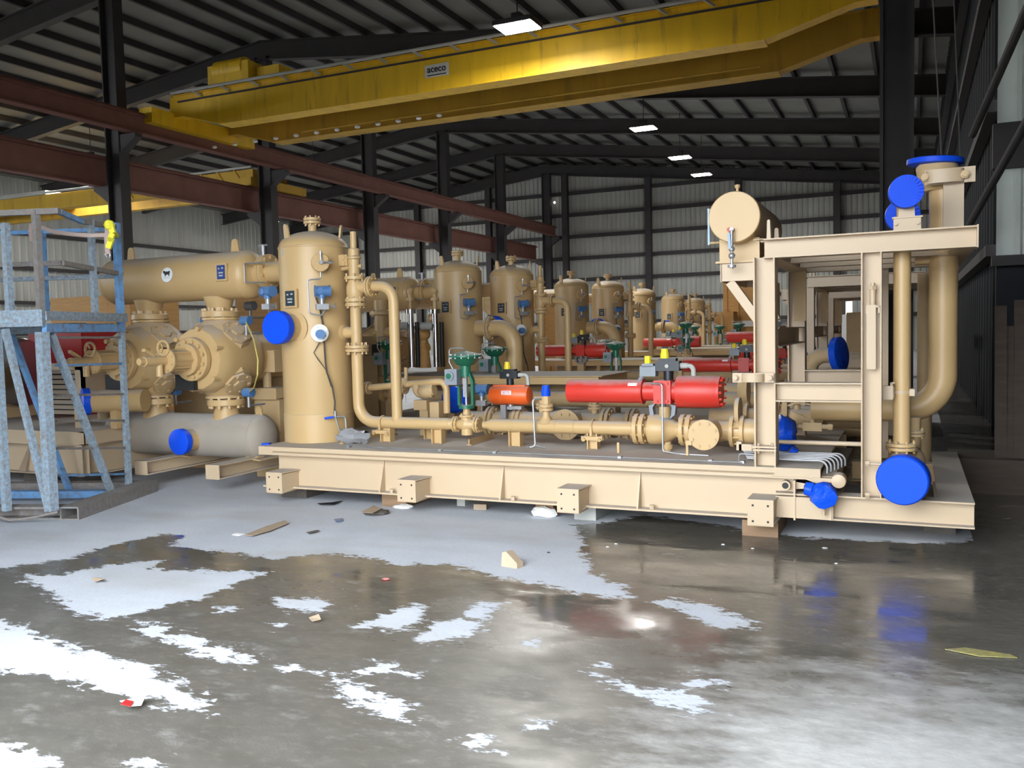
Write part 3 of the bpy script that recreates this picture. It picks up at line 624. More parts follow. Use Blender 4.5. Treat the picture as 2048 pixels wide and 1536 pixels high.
g = G().cyl(d0, d0+Z_*.06, .014); g.tube([d0-s_*.02, d0+s_*.1, d0+s_*.11-Z_*.27], .010, 8, .03); g.tube([d0, d0+s_*.05-Z_*.2, d0+s_*.09-Z_*.27], .007, 8); dv = g.build('drain_valve', STEEL, v1)
G().bar(d0-s_*.02+n*.02, d0-s_*.11+n*.02-Z_*.01, .016, .02).build('valve_handle', BLUE, dv)
# side nameplates, small left boss
G().ob(V((cx, cy, 2.46))+V((-.38, -.92, 0)).normalized()*(VR), (V((.92, -.38, 0)), V((-.38, -.92, 0)), Z_), .012, .006, .03).build('name_tag', SHEET, v1)

# bottle-to-vessel connection with valve on the left
def link_nozzle(parent, x, y, z):
    g = G().cyl((x, y, z-.0), (x+.42, y-.0, z), .12, n=24); g.pair((x+.2, y, z), X_, .2, .03, .006, 10); return g.build('outlet_nozzle', TAN, parent)

# ------------------------------------------------------------------ relief valve stack and return pipe
def stack(label):
    Y = 7.46; x = at(712, 640, Y=Y).x; r = thing('relief_valve_stack', label, 'relief valve', (x, Y, .55))
    zz = lambda py: at(712, py, Y=Y).z
    z = {k: zz(k) for k in (463, 503, 512, 520, 533, 552, 559, 575, 595, 605, 617, 640, 665, 697, 846)}
    zr = at(820, 846, Y=Y).z
    C_ = lambda q: V((x, Y, q))
    g = G().tube([C_(z[697]), C_(zr), V((at(900, 847, Y=Y).x, Y, zr))], .059, 24, .19, 8); g.build('riser_pipe', TAN, r)
    g = G().pair(C_(z[697]), Z_, .118, .03, .006, 8, .03); g.build('flange', TAN, r)
    g = G().cyl(C_(z[697]), C_(z[605]), .056, n=24); g.cyl(C_(z[665]), V((cx+VR-.02, Y, z[665])), .058, n=20); g.lathe([(.09, 0), (.09, .01), (.06, .03)], (cx+VR-.01, Y, z[665]), X_, 24); g.build('inlet_tee', TAN, r)
    g = G().pair(C_(z[605]), Z_, .104, .035, .012, 8, .022); g.build('flange', TAN, r)
    zo = z[575]
    g = G().lathe([(.075, 0), (.088, .05), (.088, .12), (.07, .17), (.068, .2)], C_(z[605]+.035), Z_, 28); g.cyl(C_(zo), V((x+.17, Y, zo)), .062, n=20); g.pair(V((x+.195, Y, zo)), X_, .105, .025, .006, 8, .016); g.build('valve_body', TAN, r)
    g = G().lathe([(.105, 0), (.105, .03), (.06, .035), (.06, .2), (.075, .21), (.075, .225), (.06, .235), (.058, .3), (.05, .31)], C_(z[559]), Z_, 28)
    for k in range(6):
        a = R(60*k); g.cyl(C_(z[559]-.02)+V((.09*math.cos(a), .09*math.sin(a), 0)), C_(z[559]+.06)+V((.09*math.cos(a), .09*math.sin(a), 0)), .01, n=6)
    g.build('bonnet', TAN, r)
    g = G().cyl(C_(z[512]), C_(z[463]), .033); g.cyl(C_(z[512]-.02), C_(z[512]+.02), .058); g.build('cap_tube', TAN, r)
    for k in range(3): g = G().ball(C_(z[533]-k*.10)+V((.085, -.02, 0)), .022, 8); g.cyl(C_(z[533]-k*.10)+V((.05, -.02, 0)), C_(z[533]-k*.10)+V((.1, -.02, 0)), .012, n=8); g.build('lever_pin', TAN, r)
    g = G().ob(C_(z[520])+V((-.10, -.02, 0)), (X_, Y_, Z_), .05, .03, .055); g.cyl(C_(z[520])+V((-.10, -.06, .03)), C_(z[520])+V((-.10, .02, .03)), .03, n=10); g.cyl(C_(z[520])+V((-.10, -.06, -.03)), C_(z[520])+V((-.10, .02, -.03)), .03, n=10); g.cyl(C_(z[520]), C_(z[520])+V((-.25, 0, 0)), .014, n=8); g.cyl(C_(z[533]), C_(z[533])+V((-.2, 0, -.02)), .025, n=12); g.build('side_bracket', TAN, r)
    x2 = at(791, 720, Y=Y).x
    G().tube([(x+.19, Y, zo), (x2, Y, zo), (x2, Y, zr+.03)], .053, 24, .16, 8).build('discharge_pipe', TAN, r)
    g = G().lathe([(.053, 0), (.062, .03), (.062, .05)], (x2, Y, zr+.0), Z_, 20); g.build('weld_boss', TAN, r)
    return r
st = stack('relief valve stack with curved discharge pipe beside the nearest vertical vessel')

# ------------------------------------------------------------------ front pipe run on the deck
YR = 7.46
ZR = at(820, 846, Y=YR).z
XP = lambda px: at(px, 850, Y=YR).x
r = run = thing('pipe_run', 'long low tan pipe run along the front of the nearest skid deck', 'pipe', (XP(1130), YR, ZD))
x0, x1 = XP(897), XP(1272)
g = G().lathe([(.059, 0), (.055, .06), (.036, .12), (.034, .15)], (x0-.03, YR, ZR), X_, 24); g.build('reducer', TAN, r)
g = G().lathe([(.034, 0), (.04, .05), (.062, .10), (.062, x1-XP(967)+.0), ], (XP(967), YR, ZR), X_, 28); g.build('pipe', TAN, r)
for px in (1027, 1073, 1113, 1150): G().lathe([(.062, -.006), (.065, 0), (.062, .006)], (XP(px), YR, ZR), X_, 24).build('weld_seam', TAN, r)
g = G().pair((XP(1281), YR, ZR), X_, .135, .04, .016, 8, .02); g.build('flange', TAN, r)
g = G().cyl((XP(1290), YR, ZR), (XP(1306), YR, ZR), .075); g.lathe([(.128, 0), (.132, .01), (.132, .06), (.13, .09), (.11, .17), (.07, .23), (.065, .26)], (XP(1300), YR, ZR), X_, 32); g.cyl((XP(1330), YR, ZR), (XP(1330), YR, ZR+.20), .05); g.cyl((XP(1335), YR, ZR-.2), (XP(1335), YR, ZR), .03); g.cyl((XP(1335), YR, ZR-.17), (XP(1335), YR, ZR-.13), .045); g.build('ball_valve', TAN, r)
g = G().pair((XP(1373), YR, ZR), X_, .135, .04, .016, 8, .02); g.build('flange', TAN, r)
g = G().cyl((XP(1380), YR, ZR), (XP(1478), YR, ZR), .085, n=24); g.cyl((XP(1425), YR, ZR), (XP(1425)-.005, YR-.24, ZR), .10, n=24); g.build('tee', TAN, r)
g = G().flange((XP(1422), YR-.30, ZR-.005), (-.08, 1, 0), .128, .035, 8, .10, .012); g.ob((XP(1422)-.12, YR-.30, ZR-.07), (X_, Y_, Z_), .025, .02, .02); bf = g.build('blind_flange', TAN, r)
g = G().pair((XP(1476), YR, ZR), X_, .135, .035, .05, 8, .02); g.build('flange', TAN, r)
g = G().lathe([(.10, 0), (.115, .01), (.115, .04)], (XP(1476)-.02, YR, ZR+.17), X_, 24); g.build('spectacle_blind', TAND, r)
g = G().cyl((XP(1488), YR, ZR), (XP(1560), YR, ZR), .11, n=24); g.build('pipe', TAN, r)
xe = XP(1575)
g = G(); rng = random.Random(4)
pr = [(.09, -.09), (.135, -.07), (.15, -.03), (.148, .0), (.12, .03), (.10, .05), (.03, .06)]
g.lathe(pr, (xe, YR, ZR-.005), (1, -.1, .05), 18)
g.v = [(a+rng.uniform(-.012, .012), b_+rng.uniform(-.012, .012), c_+rng.uniform(-.014, .014)) for a, b_, c_ in g.v]
g.lathe([(.06, 0), (.05, .05), (.005, .07)], (xe+.02, YR-.02, ZR-.15), (.8, 0, -.5), 8); g.build('tape_wrap', BLUET, r, 50)
# pedestals, U-bolts, guide angles
for px, w_ in ((775, .09), (877, .085), (1032, .09), (1187, .075)):
    x = at(px, 870, Y=YR).x
    G().ibeam((x, YR, ZD), (x, YR, ZR-.05), w_*1.3, .09, X_).build('pedestal', TAN, r)
G().ibeam((at(830, 870, Y=YR).x, YR+.3, ZD), (at(830, 870, Y=YR).x, YR+.3, ZR-.07), .1, .09, X_).build('pedestal', TAN, r)
for px in (767, 1187):
    x = at(px, 870, Y=YR).x; zb = ZR-.075
    g = G().chan((x-.10, YR-.03, zb), (x+.10, YR-.03, zb), .05, .035, Y_, -Z_, .006); g.cyl((x-.075, YR-.07, zb-.03), (x-.075, YR+.05, zb-.0), .018, n=8); g.cyl((x+.075, YR-.07, zb-.03), (x+.075, YR+.05, zb), .018, n=8)
    a = R(1); g.tube([(x, YR+.068*math.cos(R(k)), ZR+.068*math.sin(R(k))) for k in range(-40, 231, 18)], .008, 8); g.bar((x, YR-.068, ZR-.07), (x, YR-.068, ZR+.02), .016, .02, X_); g.build('pipe_clamp', TAN, r)
for px in (1250, 1385):
    x = XP(px); G().bar((x, YR-.2, ZD), (x, YR-.2, ZR-.1), .02, .02, X_).build('strut', TAN, r)

# ------------------------------------------------------------------ actuators
def control_valve(label, p, s=1., group=None, green=GREEN, body=True):
    p = V(p); r = thing('control_valve', label, 'valve', p, group)
    o = lambda x, y, z: p+V((x, y, z))*s
    if body:
        g = G().pair(o(-.115, 0, 0), X_, .078*s, .02*s, .008*s, 8, .012*s); g.pair(o(.115, 0, 0), X_, .078*s, .02*s, .008*s, 8, .012*s)
        g.lathe([(.04*s, 0), (.05*s, .05*s), (.07*s, .11*s), (.05*s, .17*s), (.04*s, .22*s)], o(-.11, 0, 0), X_, 20); g.cyl(o(0, 0, -.10), o(0, 0, .09), .055*s); g.flange(o(0, 0, .075), Z_, .075*s, .018*s, 6, bl=.012*s); g.cyl(o(0, 0, .09), o(0, 0, .17), .035*s); g.build('valve_body', TAN, r)
    g = G()
    for a in (-1, 1): g.prism([o(a*.05, -.02, .16), o(a*.085, -.02, .19), o(a*.085, -.02, .42), o(a*.05, -.02, .50), o(a*.035, -.02, .50), o(a*.06, -.02, .41), o(a*.06, -.02, .2), o(a*.03, -.02, .18)], (0, .045*s, 0))
    g.cyl(o(0, 0, .155), o(0, 0, .185), .075*s); g.cyl(o(0, 0, .46), o(0, 0, .58), .05*s); g.build('yoke', green, r)
    G().cyl(o(0, 0, .18), o(0, 0, .5), .012*s, n=10).build('valve_stem', STEEL, r)
    g = G().lathe([(.04*s, 0), (.09*s, .02*s), (.13*s, .07*s), (.145*s, .085*s), (.155*s, .09*s), (.155*s, .105*s), (.145*s, .11*s), (.11*s, .125*s), (.04*s, .14*s), (.02*s, .145*s)], o(0, 0, .56), Z_, 32); d = g.build('diaphragm_case', green, r)
    g = G()
    for k in range(14): a = 2*math.pi*k/14; g.cyl(o(.148*math.cos(a), .148*math.sin(a), .635), o(.148*math.cos(a), .148*math.sin(a), .68), .007*s, n=6)
    g.build('case_bolt', STEEL, d)
    g = G().ob(o(-.11, -.05, .46), (X_, Y_, Z_), .065*s, .05*s, .075*s); g.cyl(o(-.12, -.10, .47), o(-.12, -.115, .47), .045*s); g.build('positioner', GREY, r)
    g = G().cyl(o(-.125, -.115, .47), o(-.125, -.12, .47), .028*s, n=16); g.build('gauge_face', green, r)
    G().ob(o(.03, -.07, .36), (X_, Y_, Z_), .02*s, .015*s, .09*s).build('bracket', STEEL, r)
    G().tube([o(-.12, -.03, .53), o(-.16, -.03, .60), o(-.155, -.03, .735), o(0, -.03, .735), o(0, 0, .71)], .006*s, 6, .03*s).build('air_tube', STEEL, r)
    return r
cv = control_valve('bright green diaphragm control valve on the front pipe run', (XP(934), YR, ZR), 1.)
def switch_box(r, p, s=1., two=False):
    p = V(p); o = lambda x, y, z: p+V((x, y, z))*s
    g = G().box(*(lambda a, b_: (a.x, b_.x, a.y, b_.y, a.z, b_.z))(o(-.1, -.05, .02), o(.1, .05, .10))); g.cyl(o(0, 0, -.06), o(0, 0, .02), .04*s); g.ob(o(0, 0, .11), (X_, Y_, Z_), .07*s, .04*s, .012*s); q = g.build('limit_switch_box', DARK, r)
    g = G().cyl(o(-.03, 0, .11), o(-.03, 0, .17), .036*s, n=10); g.cyl(o(-.03, 0, .16), o(-.03, 0, .20), .03*s, n=10); g.build('position_indicator', YELLOW, q)
    g = G().cyl(o(.1, 0, .06), o(.16, 0, .06), .024*s); g.tube([o(.15, 0, .06), o(.205, 0, .06), o(.21, 0, -.05)], .02*s, 10, .04*s); g.build('cable_gland', SHEET, q); G().cyl(o(0, -.05, .06), o(0, -.06, .06), .016*s).build('cover_knob', SHEET, q)
    return q
def red_actuator(label, p, s=1., group=None, m=RED):
    """scotch-yoke actuator centred over the valve stem at p"""
    p = V(p); r = thing('pneumatic_actuator', label, 'actuator', p-Z_*.2*s, group); o = lambda x, y, z: p+V((x, y, z))*s
    g = G().lathe([(.098*s, 0), (.104*s, .012*s), (.104*s, .685*s), (.112*s, .69*s), (.112*s, .70*s), (.09*s, .705*s)], o(-.87, 0, 0), X_, 36); g.build('spring_cylinder', m, r)
    g = G().lathe([(.135*s, 0), (.137*s, .01*s), (.137*s, .335*s), (.132*s, .345*s), (.132*s, .37*s), (.11*s, .375*s)], o(.13, 0, 0), X_, 40); c_ = g.build('power_cylinder', m, r)
    g = G()
    for k in range(12): a = 2*math.pi*k/12; g.cyl(o(.49, .115*math.cos(a), .115*math.sin(a)), o(.525, .115*math.cos(a), .115*math.sin(a)), .011*s, n=6)
    g.build('end_bolt', m, c_)
    g = G().cyl(o(-.17, 0, 0), o(.14, 0, 0), .082*s); g.box(*(lambda a, b_: (a.x, b_.x, a.y, b_.y, a.z, b_.z))(o(-.06, -.10, -.10), o(.09, .10, .10)))
    for x in (-.045, .045):
        for z in (-.075, .075): g.cyl(o(x+.015, -.115, z), o(x+.015, -.09, z), .014*s, n=6)
    g.build('centre_body', m, r)
    g = G()
    for a in (-1, 1): g.prism([o(a*.06, -.04, -.24), o(a*.11, -.04, -.20), o(a*.12, -.04, -.12), o(a*.06, -.04, -.10), o(a*.085, -.04, -.14), o(a*.075, -.04, -.2)], (0, .08*s, 0))
    g.cyl(o(0, 0, -.24), o(0, 0, -.1), .025*s); g.cyl(o(0, 0, -.25), o(0, 0, -.225), .08*s); g.build('mounting_yoke', GREY, r)
    switch_box(r, o(.05, 0, .16), s*1.05)
    g = G().ob(o(-.12, -.01, .18), (X_, Y_, Z_), .07*s, .05*s, .045*s); g.ob(o(-.12, -.01, .23), (X_, Y_, Z_), .05*s, .05*s, .015*s); g.cyl(o(-.17, -.03, .14), o(-.2, -.03, .10), .02*s); sv = g.build('solenoid_valve', GREY, r)
    G().cyl(o(-.13, -.01, .24), o(-.13, -.01, .31), .03*s, n=8).build('position_indicator', YELLOW, sv)
    G().ob(o(-.25, -.085, .065), (X_, (0, -.8, .6), (0, .6, .8)), .04*s, .002, .014*s).build('maker_label', WHITE, r)
    return r
ra = red_actuator('long bright red actuator mounted over the ball valve on the front pipe run', (XP(1327), YR, at(1327, 783, Y=YR).z))
g = G(); zt = at(1325, 770, Y=YR-.15).z; xt = at(1325, 840, Y=YR-.15).x
g.tube([(xt-.1, YR-.12, zt+.01), (xt, YR-.15, zt+.01), (xt, YR-.15, .56), (xt+.16, YR-.18, .545), (xt+.4, YR-.2, .545)], .008, 8, .025); tag(g.build('air_tube', STEEL), 'thin grey air tube dropping in front of the red actuator to the deck', 'tube')

# blue capped relief valve on the run
p = V((XP(1093), YR, ZR)); r = thing('relief_valve', 'small tan relief valve with a blue plastic cap on the pipe run', 'valve', p)
zf = at(1093, 815, Y=YR).z; zt = at(1093, 790, Y=YR).z
g = G().lathe([(.075, .03), (.05, .07), (.034, .10), (.034, zf-ZR)], p, Z_, 20); g.pair((p.x, YR, zf), Z_, .068, .022, .012, 8, .012); g.build('flanged_branch', TAN, r)
g = G().cyl((p.x, YR, zf), (p.x, YR, zt), .042, n=8); g.cyl((p.x, YR, zt-.03), (p.x-.1, YR-.05, zt-.03), .018); g.build('valve_body', TAN, r)
g = G().cyl((p.x, YR, zt-.01), (p.x, YR, zt+.05), .042, n=16); g.cyl((p.x, YR, zt+.04), (p.x, YR, zt+.09), .036, n=8); g.build('plastic_cap', BLUE, r)
g = G().tube([(p.x-.03, YR-.05, zt-.03), (p.x-.09, YR-.1, zt-.03), (p.x-.075, YR-.1, .56), (p.x-.12, YR-.12, .55)], .009, 8, .03); g.tube([(p.x-.16, YR-.11, .545), (p.x-.08, YR-.1, .565), (p.x+.03, YR-.1, .545)], .007, 6); g.build('vent_tube', STEEL, r)

# orange actuator behind the run
YO = 8.15
p = at(1021, 790, Y=YO); r = thing('pneumatic_actuator', 'short orange pneumatic actuator with a white label behind the pipe run', 'actuator', p)
hw, rr_ = (at(1061, 790, Y=YO).x-at(982, 790, Y=YO).x)/2, rad(39, p)
g = G().lathe([(rr_*.55, 0), (rr_*.85, .01), (rr_*.97, .035), (rr_*.97, .05), (rr_, .055), (rr_, 2*hw-.055), (rr_*.97, 2*hw-.05), (rr_*.97, 2*hw-.035), (rr_*.85, 2*hw-.01), (rr_*.55, 2*hw)], p-X_*hw, X_, 28)
g.bar(p+V((-hw*.8, 0, rr_*.95)), p+V((hw*.8, 0, rr_*.95)), .08, .02); g.build('actuator_body', ORANGE, r)
G().ob(p+V((.0, -rr_-.002, .03)), (X_, Y_, Z_), .055, .004, .022).build('label_plate', WHITE, r)
text_mesh('label_text', 'BETTIS', .026, V((0, -rr_-.008, .03)), RED, r)
lb = G(); 
for z in (.046, .014): lb.ob(p+V((0, -rr_-.0065, z)), (X_, Y_, Z_), .05, .0006, .0018)
lb.build('label_border', RED, r)
g = G().cyl(p-Z_*rr_*1.5, p-Z_*rr_*.8, .03); g.ob(p+V((-.07, -.02, -rr_-.07)), (X_, Y_, Z_), .03, .02, .07); g.ob(p+V((.05, 0, -rr_-.03)), (X_, Y_, Z_), .08, .03, .015); g.build('mounting_bracket', STEEL, r)
switch_box(r, p+Z_*(rr_+.05), .95)

# ------------------------------------------------------------------ second pipe line on the nearest skid deck
YH = 8.3
ZH = at(1150, 838, Y=YH).z
XH = lambda px: at(px, 838, Y=YH).x
r = thing('header_pipe', 'dusty thick header pipe running behind the front pipe run', 'pipe', (XH(1150), YH, ZD))
G().cyl((XH(930), YH, ZH-.05), (XH(1470), YH, ZH-.05), .115, n=28).build('pipe', TAND, r)
for px in (985, 1040, 1215, 1265, 1440): G().pair((XH(px), YH, ZH-.05), X_, .165, .035, .012, 10).build('flange', TAND, r)
g = G().cyl((XH(1150), YH, ZH-.03), (XH(1150), YH-.25, ZH-.03), .12, n=24); g.flange((XH(1150), YH-.29, ZH-.03), Y_, .155, .04, 8, .11); g.build('blind_flange', TAND, r)
G().lathe([(.115, 0), (.14, .1), (.115, .22)], (XH(1100), YH, ZH-.05), X_, 24).build('valve_body', TAND, r); G().lathe([(.115, 0), (.15, .1), (.115, .22)], (XH(1020), YH, ZH-.05), X_, 24).build('valve_body', TAND, r)
for px in (1000, 1120, 1250, 1400): G().ibeam((XH(px), YH, ZD), (XH(px), YH, ZH-.15), .11, .1, X_).build('pedestal', TAND, r)
for px in (1085, 1190): g = G().pair((XH(px), YH, ZH+.13), Z_, .07, .02, .01, 6); g.cyl((XH(px), YH, ZH), (XH(px), YH, ZH+.2), .035); g.build('branch_nozzle', TAND, r)
# ball valve and blinds near the frame
YQ = 7.95
g = thing('block_valve', 'dusty tan block valve with lever behind the left post of the rack', 'valve', at(1545, 845, Y=YQ)); r = g
b = at(1500, 835, Y=YQ)
g = G().cyl(b-X_*.35, b+X_*.62, .085, n=20); g.pair(b-X_*.05, X_, .15, .03, .03, 8); g.pair(b+X_*.28, X_, .15, .03, .03, 8); g.lathe([(.12, -.04), (.14, 0), (.12, .04)], b+V((-.05, 0, .24)), X_, 20); g.build('valve_body', TAND, r)
g = G().bar(b+V((.40, -.05, .14)), b+V((1.0, -.05, .08)), .035, .012); g.bar(b+V((.40, -.05, .14)), b+V((.26, -.05, .09)), .035, .012); g.cyl(b+V((.4, 0, .0)), b+V((.4, 0, .16)), .03); g.build('lever', TAND, r)
b = at(1625, 853, Y=7.6); r = thing('small_valve', 'small tan valve with short handle inside the rack opening', 'valve', b)
g = G().cyl(b-X_*.28, b+X_*.16, .02); g.ob(b, (X_, Y_, Z_), .075, .03, .035); g.cyl(b+X_*.12, b+X_*.155, .028, n=6); g.bar(b+V((-.02, 0, .05)), b+V((-.17, 0, .13)), .02, .01); g.cyl(b, b+Z_*.06, .02); g.ob(b+V((-.22, 0, .0)), (X_, Y_, Z_), .02, .02, .2); g.build('valve_body', TAND, r)
b = at(1640, 886, Y=7.3); tag(G().cyl((b.x-.36, 7.3, b.z), (b.x+.45, 7.3, b.z), .018).build('rail_pipe', TANF), 'thin tan pipe across the lower rack opening', 'pipe')
for k, (py, rr_) in enumerate(((828, .075), (845, .06), (856, .085))):
    b = at(1690, py, Y=8.6+.5*k); cp = G().tube([(b.x-1.1, b.y, b.z), (b.x+.25, b.y, b.z)], rr_, 18); cp.box(b.x-.9, b.x-.82, b.y-.04, b.y+.04, .05 if k == 2 else .34, b.z); tag(cp.build('cross_pipe', TAND), 'dusty tan pipe crossing low behind the rack, %s of three' % ('uppermost', 'middle one', 'lowest')[k], 'pipe')
# six instrument tubes bending over the deck end into a manifold block
r = thing('instrument_manifold', 'small tan manifold block with capped end fed by bent steel tubes', 'manifold', at(1655, 975, Y=6.74))
mb = at(1655, 962, Y=6.78)
for k in range(6):
    y = 7.02+.085*k; z = ZD+.035
    xe = mb.x-.02+.012*k
    G().tube([(mb.x-.62-.02*k, y+.0, z), (mb.x-.02+.02*k, y, z), (mb.x-.02+.02*k, y-.04, mb.z+.02)], .0095, 8, .06).build('instrument_tube', STEEL, r)
G().ob((mb.x-.01, 7.2, mb.z-.03), (X_, Y_, Z_), .05, .34, .05).build('manifold_block', TAN, r)
ce = at(1677, 963, Y=6.72)
G().lathe([(.044, 0), (.05, .004), (.05, .12)], ce, Y_, 28).build('end_cap', TANF, r)
bw = at(1647, 991, Y=6.72)
g = G().lathe([(.04, -.06), (.095, -.03), (.10, 0), (.085, .05), (.02, .06)], bw, (.25, -1, -.1), 16); g.lathe([(.055, 0), (.045, .05), (.01, .06)], bw+V((-.08, 0, .035)), (-1, 0, .25), 10)
rng = random.Random(2); g.v = [(a+rng.uniform(-.006, .006), b_+rng.uniform(-.006, .006), c_+rng.uniform(-.007, .007)) for a, b_, c_ in g.v]; g.build('tape_wrap', BLUET, r, 50)
g = G().cyl(bw+V((0, .02, 0)), bw+V((.0, .3, .02)), .07); g.tube([bw+V((.0, .02, -.06)), bw+V((0, .02, -.15))], .012); g.ob(bw+V((-.02, .15, .10)), (X_, Y_, Z_), .07, .08, .015); g.build('pipe_stub', TANF, r)
# long thin tube along the deck edge with clips
g = thing('deck_tube', 'thin steel tube clipped along the front edge of the deck', 'tube', (-3, 6.93, ZD)); r = g
G().tube([(-4.95, 6.98, ZD+.012), (-1.2, 6.93, ZD+.012)], .006, 6).build('tube', STEEL, r)
for x in (-4.9, -3.9, -3.35, -2.2, -1.45, -1.2): G().box(x-.015, x+.015, 6.93, 6.99, ZD+.004, ZD+.024).build('tube_clip', STEEL, r)
b = at(1496, 912, Y=7.0); g = G().tube([(b.x-.07, 7.0, ZD), (b.x-.07, 7.0, ZD+.07), (b.x+.05, 7.0, ZD+.07), (b.x+.05, 7.0, ZD)], .006, 8, .02); tag(g.build('staple_handle', STEEL), 'small bent steel staple handle on the deck left of the rack post', 'handle')
b = at(1492, 894, Y=7.1); g = G().ob(b, (X_, Y_, Z_), .05, .03, .025); g.cyl(b, b+X_*.12, .025); g.ob(b+V((-.05, 0, .01)), (X_, Y_, Z_), .02, .03, .035); tag(g.build('hose_fitting', TANF), 'small tan hose fitting lying on the deck beside the rack post', 'fitting')
# grey bag, angles and rod on the deck
b = at(706, 876, Y=7.25)
g = G().ball((b.x, 7.25, ZD+.07), .2, 16, (1, .5, .38)); rng = random.Random(9); g.v = [(a+rng.uniform(-.02, .02), c_+rng.uniform(-.02, .02), d_+rng.uniform(-.02, .02)) for a, c_, d_ in g.v]
tag(g.build('plastic_bag', mat('grey_plastic_sheet', (.30, .30, .31), .35, var=.2)), 'crumpled grey plastic bag on the deck beside the vertical vessel', 'bag')
def angle_bar(p, q, lab):
    g = G().bar(p, q, .05, .008); g.bar(V(p)+V((0, 0, .03)), V(q)+V((0, 0, .03)), .008, .05); return tag(g.build('angle_bar', TAN), lab, 'angle bar')
angle_bar(at(682, 887, Z=ZD+.01), at(792, 868, Z=ZD+.01), 'loose tan angle bar on the deck in front of the grey bag')
angle_bar(at(938, 890, Z=ZD+.01), at(985, 876, Z=ZD+.01), 'loose tan angle bar under the green control valve')
b = at(533, 888, Z=ZD+.01); tag(G().ob(b, ((1, .3, 0), (-.3, 1, 0), Z_), .04, .03, .01).build('tape_scrap', BLUE), 'scrap of blue tape on the left corner of the nearest deck', 'scrap')
# small bore pipework between the risers and the green valve
YG = 8.0
r = thing('drain_piping', 'bent tan drain piping with small block valve between risers and green valve', 'pipe', at(830, 800, Y=YG))
q = lambda px, py, y=YG: at(px, py, Y=y)
G().tube([q(735, 776), q(800, 770), q(885, 763), q(893, 775), q(894, 826)], .036, 16, .08).build('pipe', TAN, r)
g = G().tube([q(832, 768), q(834, 785), q(848, 790), q(866, 787)], .045, 14, .06); g.ball(q(852, 783), .085, 14, (1.2, 1, .9)); g.cyl(q(857, 781), q(869, 779), .06); g.build('reducer', TAND, r)
g = G(); a, c_ = q(830, 800), q(856, 820); g.box(a.x, c_.x, YG-.03, YG+.15, c_.z, a.z); g.box(a.x+.05, a.x+.15, YG, YG+.1, ZD, c_.z); g.build('support_box', TAND, r); G().box(c_.x+.02, c_.x+.13, YG, YG+.2, ZD, a.z-.02).build('support_box', TAND, r)
G().pair(q(736, 776), X_, .07, .02, .008, 8, .014).build('flange', TAND, r); g = G().pair(q(808, 774), X_, .075, .02, .01, 8, .014); g.ball(q(808, 766), .06, 12); g.cyl(q(812, 760), q(812, 735), .02); g.build('gate_valve', TAND, r)
G().tube([q(813, 740), q(810, 770), q(812, 806)], .006, 6).build('vent_tube', STEEL, r)
r = thing('capped_pipe', 'dark blue capped pipe end low behind the green control valve', 'pipe', q(905, 800, 8.6))
g = G().cyl(q(905, 800, 8.6), q(905, 800, 8.6)+V((0, .5, 0)), .12); g.bar(q(905, 800, 8.9), V((q(905, 800, 8.9).x, 8.9, ZD)), .08, .08, X_); g.build('pipe', TAND, r); G().lathe([(.13, 0), (.15, .02), (.15, .1)], q(905, 800, 8.55), Y_, 28).build('flange_cap', BLUET, r)
r = thing('level_transmitter', 'grey blue transmitter on a post behind the green control valve', 'transmitter', q(963, 780, 8.6)); transmitter(r, q(963, 778, 8.6), (0, -1, 0), 'transmitter_head')
G().cyl(q(963, 795, 8.62), V((q(963, 795, 8.62).x, 8.62, ZD)), .012).build('mount_post', STEEL, r)

# ------------------------------------------------------------------ compressor end at the left
YC = 7.62
def bottle(label, kind):
    if kind == 'suction':
        a, b, rr = at(219, 566, Y=YC), at(520, 551, Y=YC), .262
        z = (at(250, 563, Y=YC).z+at(490, 552, Y=YC).z)/2
    else:
        a, b, rr = at(228, 868, Y=YC), at(541, 868, Y=YC), .245
        z = (at(280, 870, Y=YC).z+at(480, 866, Y=YC).z)/2
    L = b.x-a.x; k = rr*.55
    r = thing('pulsation_bottle', label, 'pressure vessel', ((a.x+b.x)/2, YC, z-rr))
    pr = [(rr*math.sin(R(t)), k-k*math.cos(R(t))) for t in (3, 15, 30, 45, 60, 75, 90)]
    G().lathe(pr+[(q, L-t) for q, t in pr[::-1]], (a.x, YC, z), X_, 48).build('shell', TAN if kind == 'suction' else DUSTY, r)
    for x in (a.x+k, b.x-k): G().lathe([(rr, -.01), (rr+.006, -.004), (rr+.006, .004), (rr, .01)], (x, YC, z), X_, 48).build('weld_seam', TAN if kind == 'suction' else DUSTY, r)
    return r, V((a.x, YC, z)), V((b.x, YC, z)), rr
sb, sa, sbx, srr = bottle('upper horizontal tan bottle with round animal sticker above two compressor cylinders', 'suction')
for px, py in ((263, 520), (471, 504)):
    x = at(px, py, Y=YC).x; G().lug((x, YC, sa.z+srr-.02), X_, Z_, .12, .16, .02).build('lifting_lug', TAN, sb)
    h = G().cyl((x, YC-.012, sa.z+srr+.10), (x, YC-.010, sa.z+srr+.10), .012, n=10)
CYX = [at(300, 640, Y=YC).x, at(440, 640, Y=YC).x]
zt_, zb_ = at(437, 636, Y=YC).z, at(450, 795, Y=YC).z
for x in CYX:
    g = G().cyl((x, YC, zt_), (x, YC, sa.z-srr*.7), .135, n=28); g.lathe([(.135, -.12), (.17, .0), (.135, .02)], (x, YC, sa.z-srr*.86), Z_, 28); g.flange((x, YC, zt_+.006), Z_, .205, .07, 10, .175, .03); g.build('bottom_nozzle', TAN, sb)
